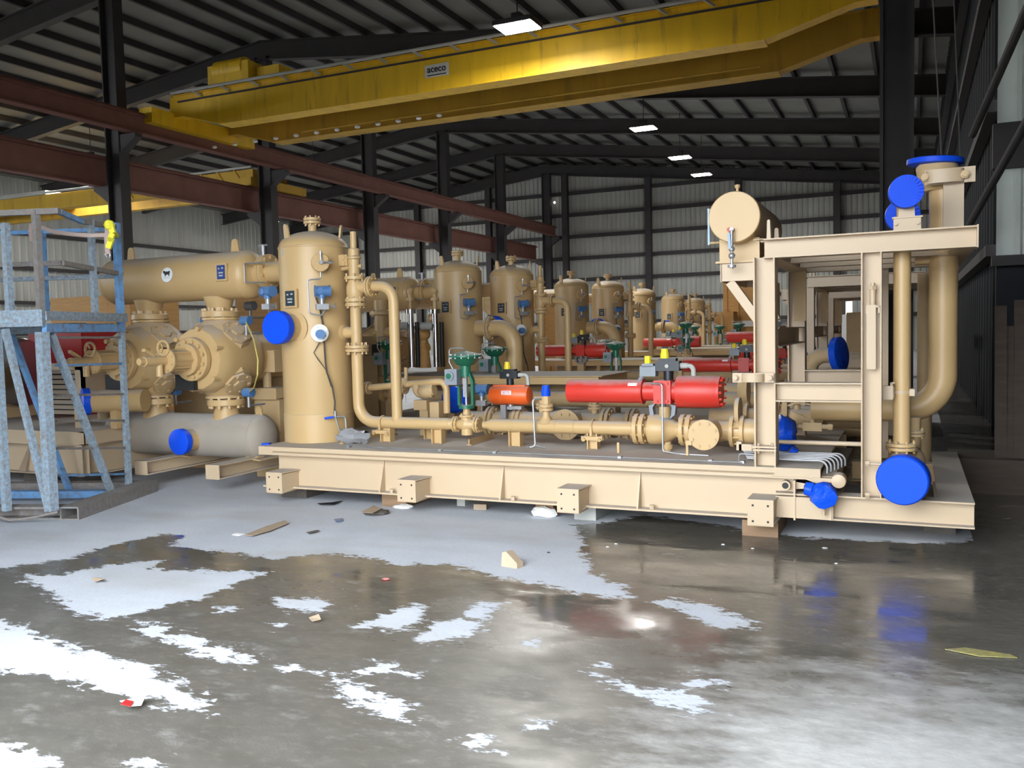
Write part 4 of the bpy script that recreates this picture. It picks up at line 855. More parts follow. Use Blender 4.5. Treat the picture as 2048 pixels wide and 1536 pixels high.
# sticker: white disc with a dark standing animal, and a small blue name plate
p = at(335, 556, Y=YC-srr); n_ = V((0, -1, .12)).normalized(); c0 = V((p.x, YC, sa.z))+V((0, -srr-.004, .03))
st_ = G().lathe([(.082, 0), (.082, .003)], c0, (0, -1, .1), 36).build('round_sticker', WHITE, sb)
an = [(-.055, .035), (-.04, .05), (-.025, .038), (.02, .036), (.042, .045), (.05, .03), (.04, .012), (.038, -.015), (.028, -.015), (.024, .004), (-.01, .002), (-.02, -.016), (-.03, -.016), (-.028, .006), (-.045, .018)]
G().prism([c0+V((a, -.005, b)) for a, b in an], (0, -.002, 0)).build('animal_emblem', BLACK, st_)
G().prism([c0+V((a, -.005, b)) for a, b in [(.045*math.cos(R(k)), -.03+.035*math.sin(R(k))) for k in range(180, 361, 15)]], (0, -.0015, 0)).build('emblem_base', SHEET, st_)
p = at(444, 550, Y=YC-srr); plate_on(sb, (p.x, YC-srr-.004, sa.z+.02), (0, -1, .08), .13, .15, mat('nameplate_blue', (.03, .06, .22), .4))
p = at(545, 540, Y=YC); x = sbx.x
g = G().cyl((x-.05, YC, sa.z), (cx-VR+.05, YC-.03, sa.z+.02), .115, n=24); g.pair((x+.11, YC, sa.z+.02), X_, .19, .035, .008, 10, .02); g.build('end_flange', TAN, sb)
g = G().cyl((x+.10, YC-.05, sa.z+.12), (x+.10, YC-.05, sa.z+.30), .02); g.bar((x+.04, YC-.05, sa.z+.30), (x+.16, YC-.05, sa.z+.30), .02, .02); g.tube([(x+.28, YC-.22, sa.z+.10), (x-.02, YC-.22, sa.z+.10), (x-.02, YC-.22, sa.z-.10), (x+.25, YC-.22, sa.z-.11)], .008, 8, .02); g.build('needle_valve', STEEL, sb)
r = thing('pressure_transmitter', 'blue transmitter on a steel stand just left of the big blue vessel cap', 'transmitter', at(535, 585, Y=7.2)); transmitter(r, at(535, 583, Y=7.2), (-.2, -1, 0), 'transmitter_head')
G().cyl(at(537, 605, Y=7.22), at(540, 640, Y=7.3), .014).build('mount_post', STEEL, r)
db, da, dbx, drr = bottle('lower horizontal tan bottle with a blue cap in front, resting on two rails', 'discharge')
zc = da.z
for x in (at(312, 800, Y=YC).x, at(452, 800, Y=YC).x):
    g = G().cyl((x, YC, zc+drr*.7), (x, YC, zb_-.01), .125, n=28); g.lathe([(.16, -.03), (.125, .10)], (x, YC, zc+drr*.86), Z_, 28); g.flange((x, YC, zb_-.085), Z_, .205, .07, 10, .175, .03); g.build('top_nozzle', TAN, db)
p = at(358, 884, Y=YC-.42)
g = G().cyl((p.x, YC-.1, p.z), (p.x, YC-.40, p.z), .12, n=28); nz = g.build('front_nozzle', TAN, db)
G().lathe([(.13*.95, 0), (.142, .01), (.142, .08)], (p.x, YC-.44, p.z), Y_, 40).build('flange_cap', BLUE, nz)
x = at(519, 830, Y=YC).x; G().lug((x, YC, zc+drr*.8), X_, Z_, .10, .15, .02).build('lifting_lug', TAN, db)
p = at(242, 868, Y=YC-.1); plate_on(db, (da.x+.12, YC-.215, zc+.0), (-.6, -1, 0), .1, .13, mat('plate_purple', (.06, .05, .22), .4))
zr0, rails = .20, []
for k, (px, py, lab) in enumerate(((276, 949, 'left'), (418, 958, 'right'))):
    a = at(px, py, Z=.16); g = G().ibeam((a.x+.06, a.y, .235), (a.x+.06, 10.2, .235), .15, .17, Z_, .01, .012); g.box(a.x-.03, a.x+.15, a.y-.012, a.y, .16, .31)
    o = thing('support_rail', 'tan support rail under the %s end of the lower bottle' % lab, 'beam', (a.x+.06, 8.5, .16)); g.build('rail', TANF, o)
    g = G().ibeam((a.x+.10, YC-.12, .31), (a.x+.10, YC-.12, zc-drr*.82), .16, .12, X_); g.prism([(a.x+.0, YC-.2, zc-drr*.9), (a.x+.24, YC-.2, zc-drr*.98), (a.x+.24, YC+.2, zc-drr*.98), (a.x, YC+.2, zc-drr*.9)], (0, 0, .012)); g.build('saddle', TAN, o)
    bl = tag(G().box(a.x-.06, a.x+.2, 9.4, 9.9, 0, .16).build('timber_block', WOOD), 'dark timber block deep under the %s bottle rail' % lab, 'block', 'blocks under the bottle rails')
def cylinder(label, x, lean=0):
    c = V((x+.02, YC, (zt_+zb_)/2)); H = (zt_-zb_)/2
    r = thing('compressor_cylinder', label, 'compressor', (c.x, c.y, zb_)); o = lambda a, b, d: c+V((a, b, d))
    g = G().lathe([(.20, 0), (.33, .02), (.37, .10), (.38, .2), (.38, .62), (.34, .72), (.30, .74), (.30, .95)], o(0, -.42, 0), Y_, 14); g.build('cylinder_body', TAN, r, 50)
    G().lathe([(.36, -.22), (.30, -.12), (.19, -.03), (.205, -.02), (.205, .0)], o(0, 0, H), Z_, 28).build('neck', TAN, r); G().lathe([(.205, 0), (.205, .02), (.19, .03), (.28, .12), (.36, .22)], o(0, 0, -H), Z_, 28).build('neck', TAN, r)
    g = G()
    for s in (-1, 1):
        for u in (-1, 1):
            d = V((s*.72, -.16, u*.70)).normalized(); q = o(0, -.03, 0)+d*.31; _, e1, e2 = basis(d)
            g = G().cyl(q, q+d*.075, .19, .165, n=8); g.cyl(q+d*.085, q+d*.115, .16, n=8); g.cyl(q+d*.07, q+d*.09, .12, n=24); g.cyl(q+d*.11, q+d*.14, .07, n=6)
            for k in range(6): a = R(60*k); g.cyl(q+d*.1+(e1*math.cos(a)+e2*math.sin(a))*.125, q+d*.13+(e1*math.cos(a)+e2*math.sin(a))*.125, .02, n=6)
            g.build('valve_cover', TAND, r)
    g = G().flange(o(0, -.50, 0), Y_, .235, .07, 12, .195, .025); g.cyl(o(0, -.56, 0), o(0, -.5, 0), .17); g.build('head_flange', TAN, r)
    g = G().cyl(o(0, -.82, 0), o(0, -.52, 0), .105, n=20)
    for k in range(8): a = R(45*k); g.bar(o(.11*math.cos(a), -.82, .11*math.sin(a)), o(.11*math.cos(a), -.53, .11*math.sin(a)), .018, .018)
    g.flange(o(0, -.85, 0), Y_, .135, .03, 8, .11, .012); g.cyl(o(0, -1.12, 0), o(0, -.85, 0), .05); g.cyl(o(0, -1.18, 0), o(0, -1.1, 0), .035); g.prism([o(-.02, -1.0, .03), o(.03, -1.0, .03), o(.03, -1.12, .10), o(-.02, -1.12, .10)], (0, 0, .03)); g.cyl(o(0, -.92, -.16), o(0, -.92, -.02), .035); g.build('clearance_pocket', TAN, r)
    pts = [o(.075*math.cos(R(k)), -.86, .13+.075*math.sin(R(k))) for k in range(0, 361, 30)]
    g = G().tube(pts, .014, 8); [g.bar(o(0, -.86, .13), q, .012, .012) for q in pts[::4]]; g.build('handwheel', TAN, r)
    G().ob(o(-.12, -.44, -.25), (X_, Y_, Z_), .13, .03, .085).build('dark_opening', BLACK, r)
    g = G().ob(o(.27, -.28, .06), (V((.62, -.78, 0)), V((.78, .62, 0)), Z_), .035, .01, .035); g.build('white_sticker', WHITE, r); g = G().ob(o(.27, -.28, -.03), (V((.62, -.78, 0)), V((.78, .62, 0)), Z_), .035, .01, .03); g.build('black_sticker', BLACK, r)
    for k in range(6): a = R(60*k+20); G().cyl(o(.33*math.cos(a), -.30, .33*math.sin(a)), o(.33*math.cos(a), -.44, .33*math.sin(a)), .028, n=6).build('head_bolt', TAN, r)
    return r
cy2 = cylinder('cast tan compressor cylinder nearest the vertical vessel, between upper and lower bottles', CYX[1])
cy1 = cylinder('cast tan compressor cylinder at the left, behind the blue platform', CYX[0])
for lab, px, py, y in (('small blue transmitter right of the left compressor cylinder top', 413, 641, 7.9), ('small blue transmitter above the right compressor cylinder valve cover', 492, 641, 7.5), ('blue sensor head below the left compressor cylinder', 351, 782, 7.8), ('blue sensor head below the right compressor cylinder', 497, 785, 7.4), ('dark transmitter under the right end of the upper bottle', 501, 612, 8.4)):
    r = thing('sensor_head', lab, 'sensor', at(px, py, Y=y)); c = at(px, py, Y=y)
    if 'dark' in lab: G().cyl(c-X_*.06, c+X_*.06, .055).build('head', GREY, r)
    else: G().cyl(c-X_*.055, c+X_*.055, .05).build('head', TRBLUE, r)
    G().cyl(c, c-Z_*.16, .014, n=8).build('stem', STEEL, r); G().cyl(c-Z_*.14, c-Z_*.14+V((-.22 if '413' in str(px) else 0, .25, 0)), .012, n=8).build('bracket', STEEL, r)
pts = [at(x, y, Y=yy) for x, y, yy in ((492, 645, 7.45), (508, 680, 7.2), (516, 720, 7.12), (515, 750, 7.12), (508, 775, 7.25), (498, 784, 7.38))]
tag(G().tube(pts, .008, 8).build('cable', YCABLE), 'thin yellow cable hanging down across the right compressor cylinder', 'cable')
# crankcase and machinery block behind the cylinders
r = thing('compressor_crankcase', 'long tan compressor crankcase behind the two cylinders', 'compressor', (-7.9, 9.2, .3))
g = G().box(-8.8, -6.35, 8.6, 9.7, .45, 1.35); g.prism([(-8.8, 8.6, 1.35), (-6.35, 8.6, 1.35), (-6.35, 8.85, 1.6), (-8.8, 8.85, 1.6)], (0, .8, 0)); g.build('crankcase', TAND, r)
for x in CYX: G().cyl((x+.02, YC+.45, (zt_+zb_)/2), (x+.02, 8.65, (zt_+zb_)/2), .27, n=24).build('distance_piece', TAN, r)
G().box(-8.8, -6.2, 8.32, 9.9, .0, .45).build('pedestal', TAND, r)
r = thing('machine_stand', 'dim tan machine housing between the lower bottle and the vessel', 'machine', at(532, 830, Y=8.1))
a, b = at(520, 795, Y=8.1), at(566, 880, Y=8.1)
g = G().box(a.x, b.x+.05, 8.0, 8.28, .0, a.z); g.box(a.x-.05, b.x+.05, 7.95, 8.28, a.z-.01, a.z+.12); g.build('housing', TAND, r)
g = G().cyl((a.x+.1, 8.12, a.z+.12), (a.x+.1, 8.12, a.z+.35), .05); g.box(a.x-.1, a.x+.3, 8.02, 8.22, a.z+.3, a.z+.55); g.build('pump', TAND, r)

# ------------------------------------------------------------------ skid further left with panel, louvre and engine
c = at(165, 950, Z=.15)
r = skid2 = thing('equipment_skid', 'tan skid corner at the far left behind the blue platform', 'skid', (c.x-1.5, c.y+1, .12))
zt2 = at(150, 864, Y=c.y).z; zf2 = at(150, 890, Y=c.y).z
g = G().chan((c.x-4.5, c.y, (zt2+zf2)/2), (c.x+.06, c.y, (zt2+zf2)/2), zt2-zf2, .08, Z_, Y_); g.chan((c.x+.06, c.y, (zt2+zf2)/2), (c.x+.06, c.y+2.5, (zt2+zf2)/2), zt2-zf2, .08, Z_, -X_); g.box(c.x-4.5, c.x+.06, c.y+.01, c.y+2.5, zt2-.02, zt2-.001); g.build('deck_rim', TANF, r)
g = G().ibeam((c.x-4.5, c.y+.1, (zf2+.13)/2), (c.x, c.y+.1, (zf2+.13)/2), zf2-.13, .2, Z_); g.box(c.x-.09, c.x+.02, c.y-.01, c.y, .13, zf2); g.build('side_beam', TANF, r)
G().ibeam((c.x-.07, c.y+.1, (zf2+.13)/2), (c.x-.07, c.y+2.4, (zf2+.13)/2), zf2-.13, .2, Z_).build('end_beam', TANF, r)
gx_ = at(42, 935, Y=c.y).x; G().prism([(gx_-.05, c.y, .15), (gx_+.06, c.y, .15), (gx_+.06, c.y+.09, zf2)], (.014, 0, 0)).build('gusset', TANF, r)
tag(G().box(gx_-.1, gx_+.2, c.y+.1, c.y+.5, 0, .13).build('timber_block', RUBBLE), 'dark timber block under the far left skid', 'block')
YLv = c.y+.35
a, b = at(76, 727, Y=YLv), at(150, 832, Y=YLv)
r = thing('louvre_panel', 'tan louvred panel with dark horizontal slots behind the platform legs', 'panel', ((a.x+b.x)/2, YLv, zt2))
g = G().box(a.x, a.x+.10, YLv, YLv+.04, b.z-.02, a.z); x1 = at(164, 740, Y=YLv).x; g.box(x1-.12, x1, YLv, YLv+.04, b.z+.1, a.z); g.box(a.x, x1, YLv, YLv+.04, a.z-.08, a.z); g.box(x1-.16, x1-.05, YLv, YLv+.04, zt2, b.z+.1); g.box(x1-.03, x1, YLv, YLv+.6, zt2+.2, a.z); g.build('panel_frame', TANF, r)
g = G(); nsl = 9; hh = (a.z-.08-b.z)/nsl
for k in range(nsl): z = b.z+hh*k; g.prism([(a.x+.1, YLv+.005, z+.018), (a.x+.1, YLv+.05, z+hh), (a.x+.1, YLv+.055, z+hh), (a.x+.1, YLv+.012, z+.018)], (x1-a.x-.2, 0, 0))
g.build('slats', TANF, r); G().box(a.x+.08, x1-.1, YLv+.07, YLv+.08, b.z, a.z-.05).build('backing', BLACK, r)
YRd = c.y+1.6
a, b = at(56, 664, Y=YRd), at(167, 785, Y=YRd)
o = thing('control_cabinet', 'dark red cabinet behind the louvred panel', 'cabinet', ((a.x+b.x)/2, YRd, zt2)); G().box(a.x, b.x, YRd, YRd+.7, zt2, a.z).build('cabinet_body', REDW, o); G().box(b.x-.03, b.x+.02, YRd-.01, YRd, zt2, a.z-.02).build('door_edge', REDW, o)
a = at(8, 745, Y=c.y+1.2); o = thing('exhaust_silencer', 'shiny horizontal metal cylinder at the left picture edge', 'cylinder', a); G().lathe([(.1, 0), (.45, .05), (.47, .12), (.47, 1.6)], (a.x+.42, a.y, a.z), -X_, 32).build('shell', CHROME, o); G().box(a.x-.9, a.x+.2, a.y-.3, a.y+.3, zt2, a.z-.4).build('saddle', TAND, o)
a = at(172, 803, Y=c.y+.3)
r = thing('capped_pipe', 'tan pipe with blue end cap behind the platform diagonal brace', 'pipe', a)
G().lathe([(.13, 0), (.155, .015), (.155, .09)], a-V((.02, .05, 0)), (.55, .83, 0), 32).build('flange_cap', BLUET, r)
G().cyl(a+V((.02, .02, 0)), a+V((.65, .25, 0)), .13, n=24).build('pipe', TAN, r); G().bar((a.x+.35, a.y+.12, zt2), (a.x+.35, a.y+.12, a.z-.1), .12, .1, X_).build('pedestal', TAN, r)
g = G(); rng = random.Random(5)
for k in range(7):
    q = at(176+9*k, 765+rng.uniform(-12, 10), Y=c.y+.8+.1*k); g.ob(q, (V((1, .2, .1)), V((-.2, 1, 0)), Z_), .06, .07, rng.uniform(.03, .1))
    g.cyl(q, q+Z_*rng.uniform(.05, .2), .05)
g.cyl((at(190, 770, Y=c.y+1).x, c.y+1.3, zt2), (at(190, 770, Y=c.y+1).x, c.y+1.3, at(190, 745, Y=c.y+1).z), .22, n=16); g.cyl((at(225, 770, Y=c.y+1).x, c.y+1.3, zt2), (at(225, 770, Y=c.y+1).x, c.y+1.3, at(225, 770, Y=c.y+1).z), .16, n=16)
o = thing('engine_parts', 'jumble of dusty tan castings behind the blue capped pipe', 'machine', at(205, 780, Y=c.y+1)); g.build('castings', TAND, o)
for k, (x0, x1, y0, y1, Y, lab) in enumerate(((100, 216, 597, 640, 12.5, 'long pale wooden crate behind the platform deck, left one'), (214, 262, 594, 660, 12.0, 'yellowish wooden crate under the left end of the upper bottle'), (470, 560, 590, 640, 9.9, 'tan housing seen under the right end of the upper bottle'))):
    a, b = at(x0, y0, Y=Y), at(x1, y1, Y=Y); tag(G().box(a.x, b.x, Y, Y+1.2, 0, a.z).build('crate', CRATE), lab, 'crate')

# ------------------------------------------------------------------ blue work platform
c0, e0, a0 = at(104, 1030, Z=.06), at(258, 978, Z=.06), at(14, 1026, Z=.06)
U = V((a0.x-c0.x, a0.y-c0.y, 0)).normalized(); U = V((-.91, -.41, 0)).normalized(); W = V((e0.x-c0.x, e0.y-c0.y, 0)); dW = W.length; W.normalize()
U = V((W.y*-1, W.x, 0)); U = U if U.x < 0 else -U
def onpl(px, py, P0, dirn):
    n = V((-dirn.y, dirn.x, 0)); d = at(px, py, Y=10)-CAM; t = (P0-CAM).dot(n)/d.dot(n); return CAM+d*t
za = lambda p, py: onpl(V2px(p), py, p, W).z
def V2px(p):
    q = p-CAM; return 1024+F_PX*q.dot(_rt)/q.dot(_f)
def z_at(p, py):
    lo, hi = -1, 6
    for _ in range(40):
        m = (lo+hi)/2; q = V((p.x, p.y, m))-CAM; y = 768-F_PX*q.dot(_up)/q.dot(_f)
        if y > py: lo = m
        else: hi = m
    return lo
zd1, zd0 = z_at(c0, 624), z_at(c0, 664)
wid = 2.2
A0, H0 = c0+U*wid, c0+U*wid+W*dW
r = plat = thing('work_platform', 'weathered blue steel work platform with railings at the left', 'platform', c0+U*wid/2+W*dW/2)
r.location.z = 0
def bar2(p, q, s, name, m): return G().bar(p, q, s, s, X_ if abs((V(q)-V(p)).normalized().z) > .8 else Z_).build(name, m, r)
at0 = lambda p, z: V((p.x, p.y, z))
ztop = z_at(c0, 420)
bar2(at0(c0, .1), at0(c0, zd0), .085, 'leg', SCAF); bar2(at0(c0, zd1), at0(c0, ztop), .055, 'guard_post', SCAFR)
E0 = at0(e0, 0); zte = z_at(e0, 446)
bar2(at0(e0, .1), at0(e0, zd0+.05), .05, 'leg', SCAF); bar2(at0(e0, zd0), at0(e0, zte), .06, 'guard_post', SCAFB)
a1 = onpl(14, 1024, c0, U); a1.z = 0
bar2(at0(a1, .1), at0(a1, zd0), .06, 'leg', SCAF); bar2(at0(H0, .1), at0(H0, zte), .06, 'leg', SCAF); bar2(at0(A0, .1), at0(A0, ztop), .06, 'leg', SCAF)
q = onpl(20, 620, c0, U); bar2(at0(q, zd1), at0(q, z_at(q, 446)), .055, 'guard_post', SCAF)
ez = at0(e0, 0); q = onpl(91, 615, ez, U); bar2(at0(q, zd1), at0(q, z_at(q, 463)), .06, 'guard_post', SCAFB)
q = onpl(190, 620, c0, W); bar2(at0(q, zd1), at0(q, z_at(q, 441)), .05, 'guard_post', SCAF)
# braces
b1 = onpl(10, 658, c0, U); bar2(b1, onpl(98, 1022, c0, U), .05, 'brace', SCAF)
bar2(onpl(102, 668, c0, W), onpl(221, 980, c0, W), .055, 'brace', SCAF)
bar2(onpl(20, 660, ez, U), onpl(142, 990, ez, U), .05, 'brace', SCAFB)
# ladder rungs on the right-hand side
for k, (y0, y1) in enumerate(((675, 675), (731, 727), (791, 788), (842, 841), (897, 896), (951, 948))):
    bar2(onpl(112, y0, c0, W), onpl(249, y1, c0, W), .022, 'rung', SCAFR if k not in (1, 5) else SCAFB)
# rails
ru = onpl(119, 422, c0, U); bar2(ru, ru+U*wid, .05, 'top_rail', SCAFR); q = onpl(119, 424, c0, W); q2 = onpl(164, 443, c0, W); q3 = onpl(236, 455, c0, W)
bar2(q, q2, .045, 'top_rail', SCAFB); bar2(q2, q3, .045, 'top_rail', SCAFR)
m1 = onpl(124, 526, c0, W); bar2(m1, onpl(243, 548, c0, W), .045, 'mid_rail', SCAFR); bar2(m1, m1+U*wid, .045, 'mid_rail', SCAFR)
m2 = onpl(240, 552, ez, U); bar2(m2, m2+U*wid, .045, 'mid_rail', SCAF); t2 = onpl(236, 458, ez, U); bar2(t2, t2+U*wid, .04, 'top_rail', SCAFB)
# deck with channel edges
zdm = (zd1+zd0)/2; c1 = at0(c0, 0)-U*.06; 
def slab(P0, ux, uy, l1, l2, z0, z1, name, m):
    g = G().prism([at0(P0, z0), at0(P0+ux*l1, z0), at0(P0+ux*l1+uy*l2, z0), at0(P0+uy*l2, z0)], Z_*(z1-z0)); return g.build(name, m, r)
slab(c0-U*.04-W*.05, U, W, wid+.1, .05, zd0+.05, zd1+.02, 'deck_edge', SCAF)
slab(c0-U*.05, -U*-1, W, .05, dW+.05, zdm+.015, zd1+.01, 'deck_edge', SCAF); slab(c0-U*.045, U, W, .045, dW, zd0-.0, zdm-.015, 'deck_edge', SCAFB)
slab(c0, U, W, wid, dW, zd1-.01, zd1+.0, 'deck', SCAFR); slab(c0+W*.6, U, W, wid, .08, zd0, zdm, 'deck_beam', SCAF); slab(c0+W*1.1, U, W, wid, .08, zd0, zdm, 'deck_beam', SCAF)
# base with fork pockets
bc = at(158, 1040, Z=0); 
slab(bc, U, W, .18, 1.42, .105, .12, 'base_skid', SCAFR); slab(bc, U, W, .18, 1.42, 0, .012, 'base_skid', SCAFR); slab(bc, U, W, .014, 1.42, .012, .105, 'base_skid', SCAFR); slab(bc+U*.166, U, W, .014, 1.42, .012, .105, 'base_skid', SCAFR); slab(bc+U*.18, U, W, wid+.1, .14, 0, .02, 'base_skid', SCAFR); slab(bc+U*.18, U, W, wid, .14, .10, .12, 'base_skid', SCAFR); slab(bc+U*.18+W*.11, U, W, wid, .02, .02, .1, 'base_skid', SCAFR); slab(bc+W*1.28+U*.18, U, W, wid, .14, 0, .12, 'base_skid', SCAFR)
slab(bc+U*.15+W*.9, U, W, 1.4, .12, .03, .10, 'base_plate', SCAFB)
G().tube([at0(c0, .10)+U*-.1-W*.06, at0(c0, .05)+U*.15-W*.08, at0(c0, .03)+U*.35-W*.08, at0(c0, .10)+U*.6-W*.06], .012, 8).build('chain', SCAFR, r)
# lanyard and yellow sling hanging on the railing
p = [onpl(x, y, c0, W*1) for x, y in ((62, 0), (62, 0))]
Yk = lambda x, y: onpl(x, y, c0+W*.5, U)
o = thing('lanyard', 'pinkish webbing lanyard strung across the platform railing', 'strap', Yk(140, 470))
def ribbon(pts, wd, name, m, par):
    g = G()
    for a, b in zip(pts[:-1], pts[1:]): g.bar(a, b, .012, wd)
    return g.build(name, m, par)
ribbon([Yk(66, 450), Yk(78, 452), Yk(105, 463), Yk(140, 468), Yk(180, 471), Yk(212, 470)], .035, 'webbing', LINEN, o); ribbon([Yk(64, 448), Yk(62, 465), Yk(66, 482)], .05, 'strap_end', LINEN, o)
g = G()
for a, b in zip([Yk(216, 452), Yk(214, 480), Yk(216, 505)], [Yk(214, 480), Yk(216, 505), Yk(217, 508)]): g.bar(a, b, .045, .02, W)
g.build('strap_end', LINEN, o)
G().tube([Yk(210, 508), Yk(216, 518), Yk(222, 510), Yk(216, 505)], .008, 8, .02).build('snap_hook', STEEL, o)
ys = [Yk(222, 446), Yk(231, 452), Yk(235, 468), Yk(229, 484), Yk(233, 478), Yk(226, 498)]
g = G()
for a, b in zip(ys[:-1], ys[1:]): g.bar(a-W*.08, b-W*.08, .05, .025, W)
g.bar(Yk(228, 452)-W*.08, at0(e0, Yk(232, 452).z), .045, .03); g.ball(Yk(228, 452)-W*.08, .05, 8); tag(g.build('sling', YSLING), 'bright yellow sling hung over the corner post of the platform', 'sling')

# ------------------------------------------------------------------ repeated skid rows receding behind
for o in bpy.data.objects: 
    if o.parent: CH.setdefault(o.parent.name, []).append(o)
for o in bpy.data.objects: CH.setdefault(o.name, [])
ORD = ['second', 'third', 'fourth', 'fifth']
OFFA = [(-.25, 5.49, 0), (-.42, 10.94, 0), (-1.1, 19.4, 0), (-1.35, 23.6, 0)]
OFFB = [(0, 0, 0), (-.23, 5.4, 0), (-.34, 11.0, 0), (-1.2, 17.9, 0)]
for k, off in enumerate(OFFA):
    w_ = ORD[k]
    copy_tree(v1, off, 'tan vertical vessel with relief stack in the %s row behind the nearest skid' % w_, group='vertical vessels with relief stacks')
    copy_tree(st, off, 'relief valve stack with curved pipe in the %s row behind the nearest skid' % w_, group='relief valve stacks')
    if k < 3:
        copy_tree(ra, off, 'dim red actuator in the %s row seen over the nearest pipework' % w_, group='red actuators')
        copy_tree(cv, off, 'dark green control valve in front of the %s row vessel with relief stack' % w_, group='control valves')
        n_ = copy_tree(skid, off, 'tan equipment skid carrying the %s row of vessels' % w_, group='equipment skids'); [G().box(x-.15, x+.15, 7.0+off[1], 9.3+off[1], 0, .15).build('skid_foot', TAND, n_) for x in (-5.2, -1.4)]
    if k < 2:
        copy_tree(fr, off, 'tan steel rack of the %s row seen through the nearest rack' % w_, group='racks of beams')
        copy_tree(run, off, 'pipe run low on the %s row skid, mostly hidden' % w_, group='pipe runs')
        copy_tree(sb, off, 'horizontal tan bottle of the %s row, left of its vertical vessel' % w_, group='horizontal bottles')
# rows in between: vessel with elbow pipe, tray, bottle
CB = (-6.13, 11.6)
vb = vessel('tan vertical vessel with elbow pipe, directly behind the pipe run in the first between row', CB, ZD, ZTAN, VR, group='vertical vessels with elbow pipes')
y = 11.35; q = lambda px, py: at(px, py, Y=y)
el = thing('elbow_pipe', 'thick tan elbow pipe curving down at the right of the first between row vessel', 'pipe', (q(1000, 700).x, y, ZD), 'elbow pipes')
a, b = q(955, 657), q(1028, 657)
G().tube([(a.x, y, a.z), (b.x, y, a.z), (b.x, y, ZD)], .118, 26, .26, 8).build('pipe', TAN, el)
g = G().pair((q(980, 657).x, y, a.z), X_, .175, .03, .01, 10); g.build('flange', TAND, el)
YT = 9.95; q = lambda px, py, yy=YT: at(px, py, Y=yy)
tr = thing('cover_tray', 'dusty tan cover tray on posts behind the front pipe run', 'tray', (q(1000, 752).x, YT+.5, ZD), 'cover trays')
xa, xb, zt3 = q(728, 752).x, q(1203, 752).x, q(1100, 752).z
g = G().box(xa, xb, YT, YT+1.25, zt3-.012, zt3); g.build('tray_plate', TAND, tr)
g = G().chan((xa, YT+.03, zt3-.06), (xb-.1, YT+.03, zt3-.06), .09, .06, Z_, Y_); g.bar((xb-.08, YT+.03, zt3-.06), (xb-.08, YT+1.2, zt3-.06), .06, .09); g.build('edge_channel', TAN, tr)
for x in (xa+.3, (xa+xb)/2, xb-.15):
    for yy in (YT+.12, YT+1.1): G().bar((x, yy, ZD), (x, yy, zt3-.05), .06, .06, X_).build('tray_post', TAN, tr)
cvb = control_valve('green control valve standing behind the tray beside the first between row vessel', V((q(990, 740, 10.9).x, 10.9, .66)), 1.1, 'control valves behind trays')
lv = []
for k, (px, py) in enumerate(((821, 623), (870, 623))):
    p = at(px, py, Y=10.7); lab = 'polished steel level column behind the discharge pipe, %s of the pair' % ('left' if k == 0 else 'right')
    o = thing('level_column', lab, 'level gauge', (p.x, 10.7, 1.0), 'polished level columns')
    g = G().cyl((p.x, 10.7, 1.15), (p.x, 10.7, p.z), .042, n=20); g.build('column_tube', CHROME, o); G().cyl((p.x+.075, 10.74, 1.15), (p.x+.075, 10.74, p.z-.15), .03, n=12).build('float_chamber', BLACK, o)
    G().cyl((p.x, 10.7, p.z-.03), (p.x, 10.7, p.z+.03), .075, n=20).build('collar', CHROME, o)
    g = G().cyl((p.x, 10.7, p.z+.03), (p.x, 10.7, p.z+.28), .028); g.cyl((p.x, 10.7, p.z+.15), (p.x, 10.7, p.z+.19), .06); g.ball((p.x, 10.7, p.z+.28), .05, 10); g.build('isolation_valve', TAN, o)
    g = G().cyl((p.x-.2, 10.66, p.z-.2), (p.x-.04, 10.7, p.z-.2), .055); g.build('level_switch', SHEET, o); lv.append(o)
skb = thing('equipment_skid', 'tan skid with cover tray in the first between row', 'skid', (-3.7, 10.9, .14), 'between row skids')
G().ibeam((-6.6, 9.85, .25), (-1, 9.85, .25), .5, .2, Z_).build('side_beam', TAND, skb); G().ibeam((-6.6, 12.0, .25), (-1, 12.0, .25), .5, .2, Z_).build('side_beam', TAND, skb); G().box(-6.65, -.95, 9.75, 12.1, .5, .53).build('deck_plate', TAND, skb)
pb = []
for k, (py, rr_, yy) in enumerate(((781, .105, 10.6), (797, .10, 10.3))):
    p = at(1105, py, Y=yy); o = tag(G().cyl((p.x-1.8, yy, p.z), (-1.15, yy, p.z), rr_, n=20).build('long_pipe', TAND), 'dim brown pipe running under the first tray, %s of two' % ('upper' if k == 0 else 'lower'), 'pipe', 'long pipes under trays'); pb.append(o)
op = thing('standing_pipework', 'tan column and flanged pipe cluster between the risers and the polished columns', 'pipework', at(752, 690, Y=10.2))
q = lambda px, py, yy=10.2: at(px, py, Y=yy)
g = G().cyl((q(765, 700).x, 10.2, ZD), (q(765, 700).x, 10.2, q(765, 600).z), .10, n=20); g.flange((q(765, 625).x, 10.2, q(765, 630).z), Z_, .18, .05, 8); g.cyl((q(745, 700).x, 10.1, ZD), (q(745, 700).x, 10.1, q(745, 668).z), .14, n=20); g.cyl(q(757, 660), q(790, 668), .07); g.ball(q(760, 672), .12); g.ball(q(768, 690), .09); g.build('pipe_cluster', TAN, op)
g = G().ob(q(752, 702, 10.0), (X_, Y_, Z_), .05, .02, .09); g.build('dark_plate', BLACK, op)
g = G().cyl(q(846, 680, 10.9), q(846, 735, 10.9), .07, .12); g.cyl(q(837, 700, 10.9), q(856, 692, 10.9), .07); g.ball(q(847, 668, 10.9), .10); g.build('yellowish_casting', CRATE, op)
cvc = control_valve('dark green control valve half hidden behind the discharge pipe', V((q(781, 760, 9.4).x, 9.4, ZD+.32)), 1., None); G().bar((cvc.location.x, 9.4, .5), (cvc.location.x, 9.4, ZD+.25), .1, .1, X_).build('stand', TAND, cvc)
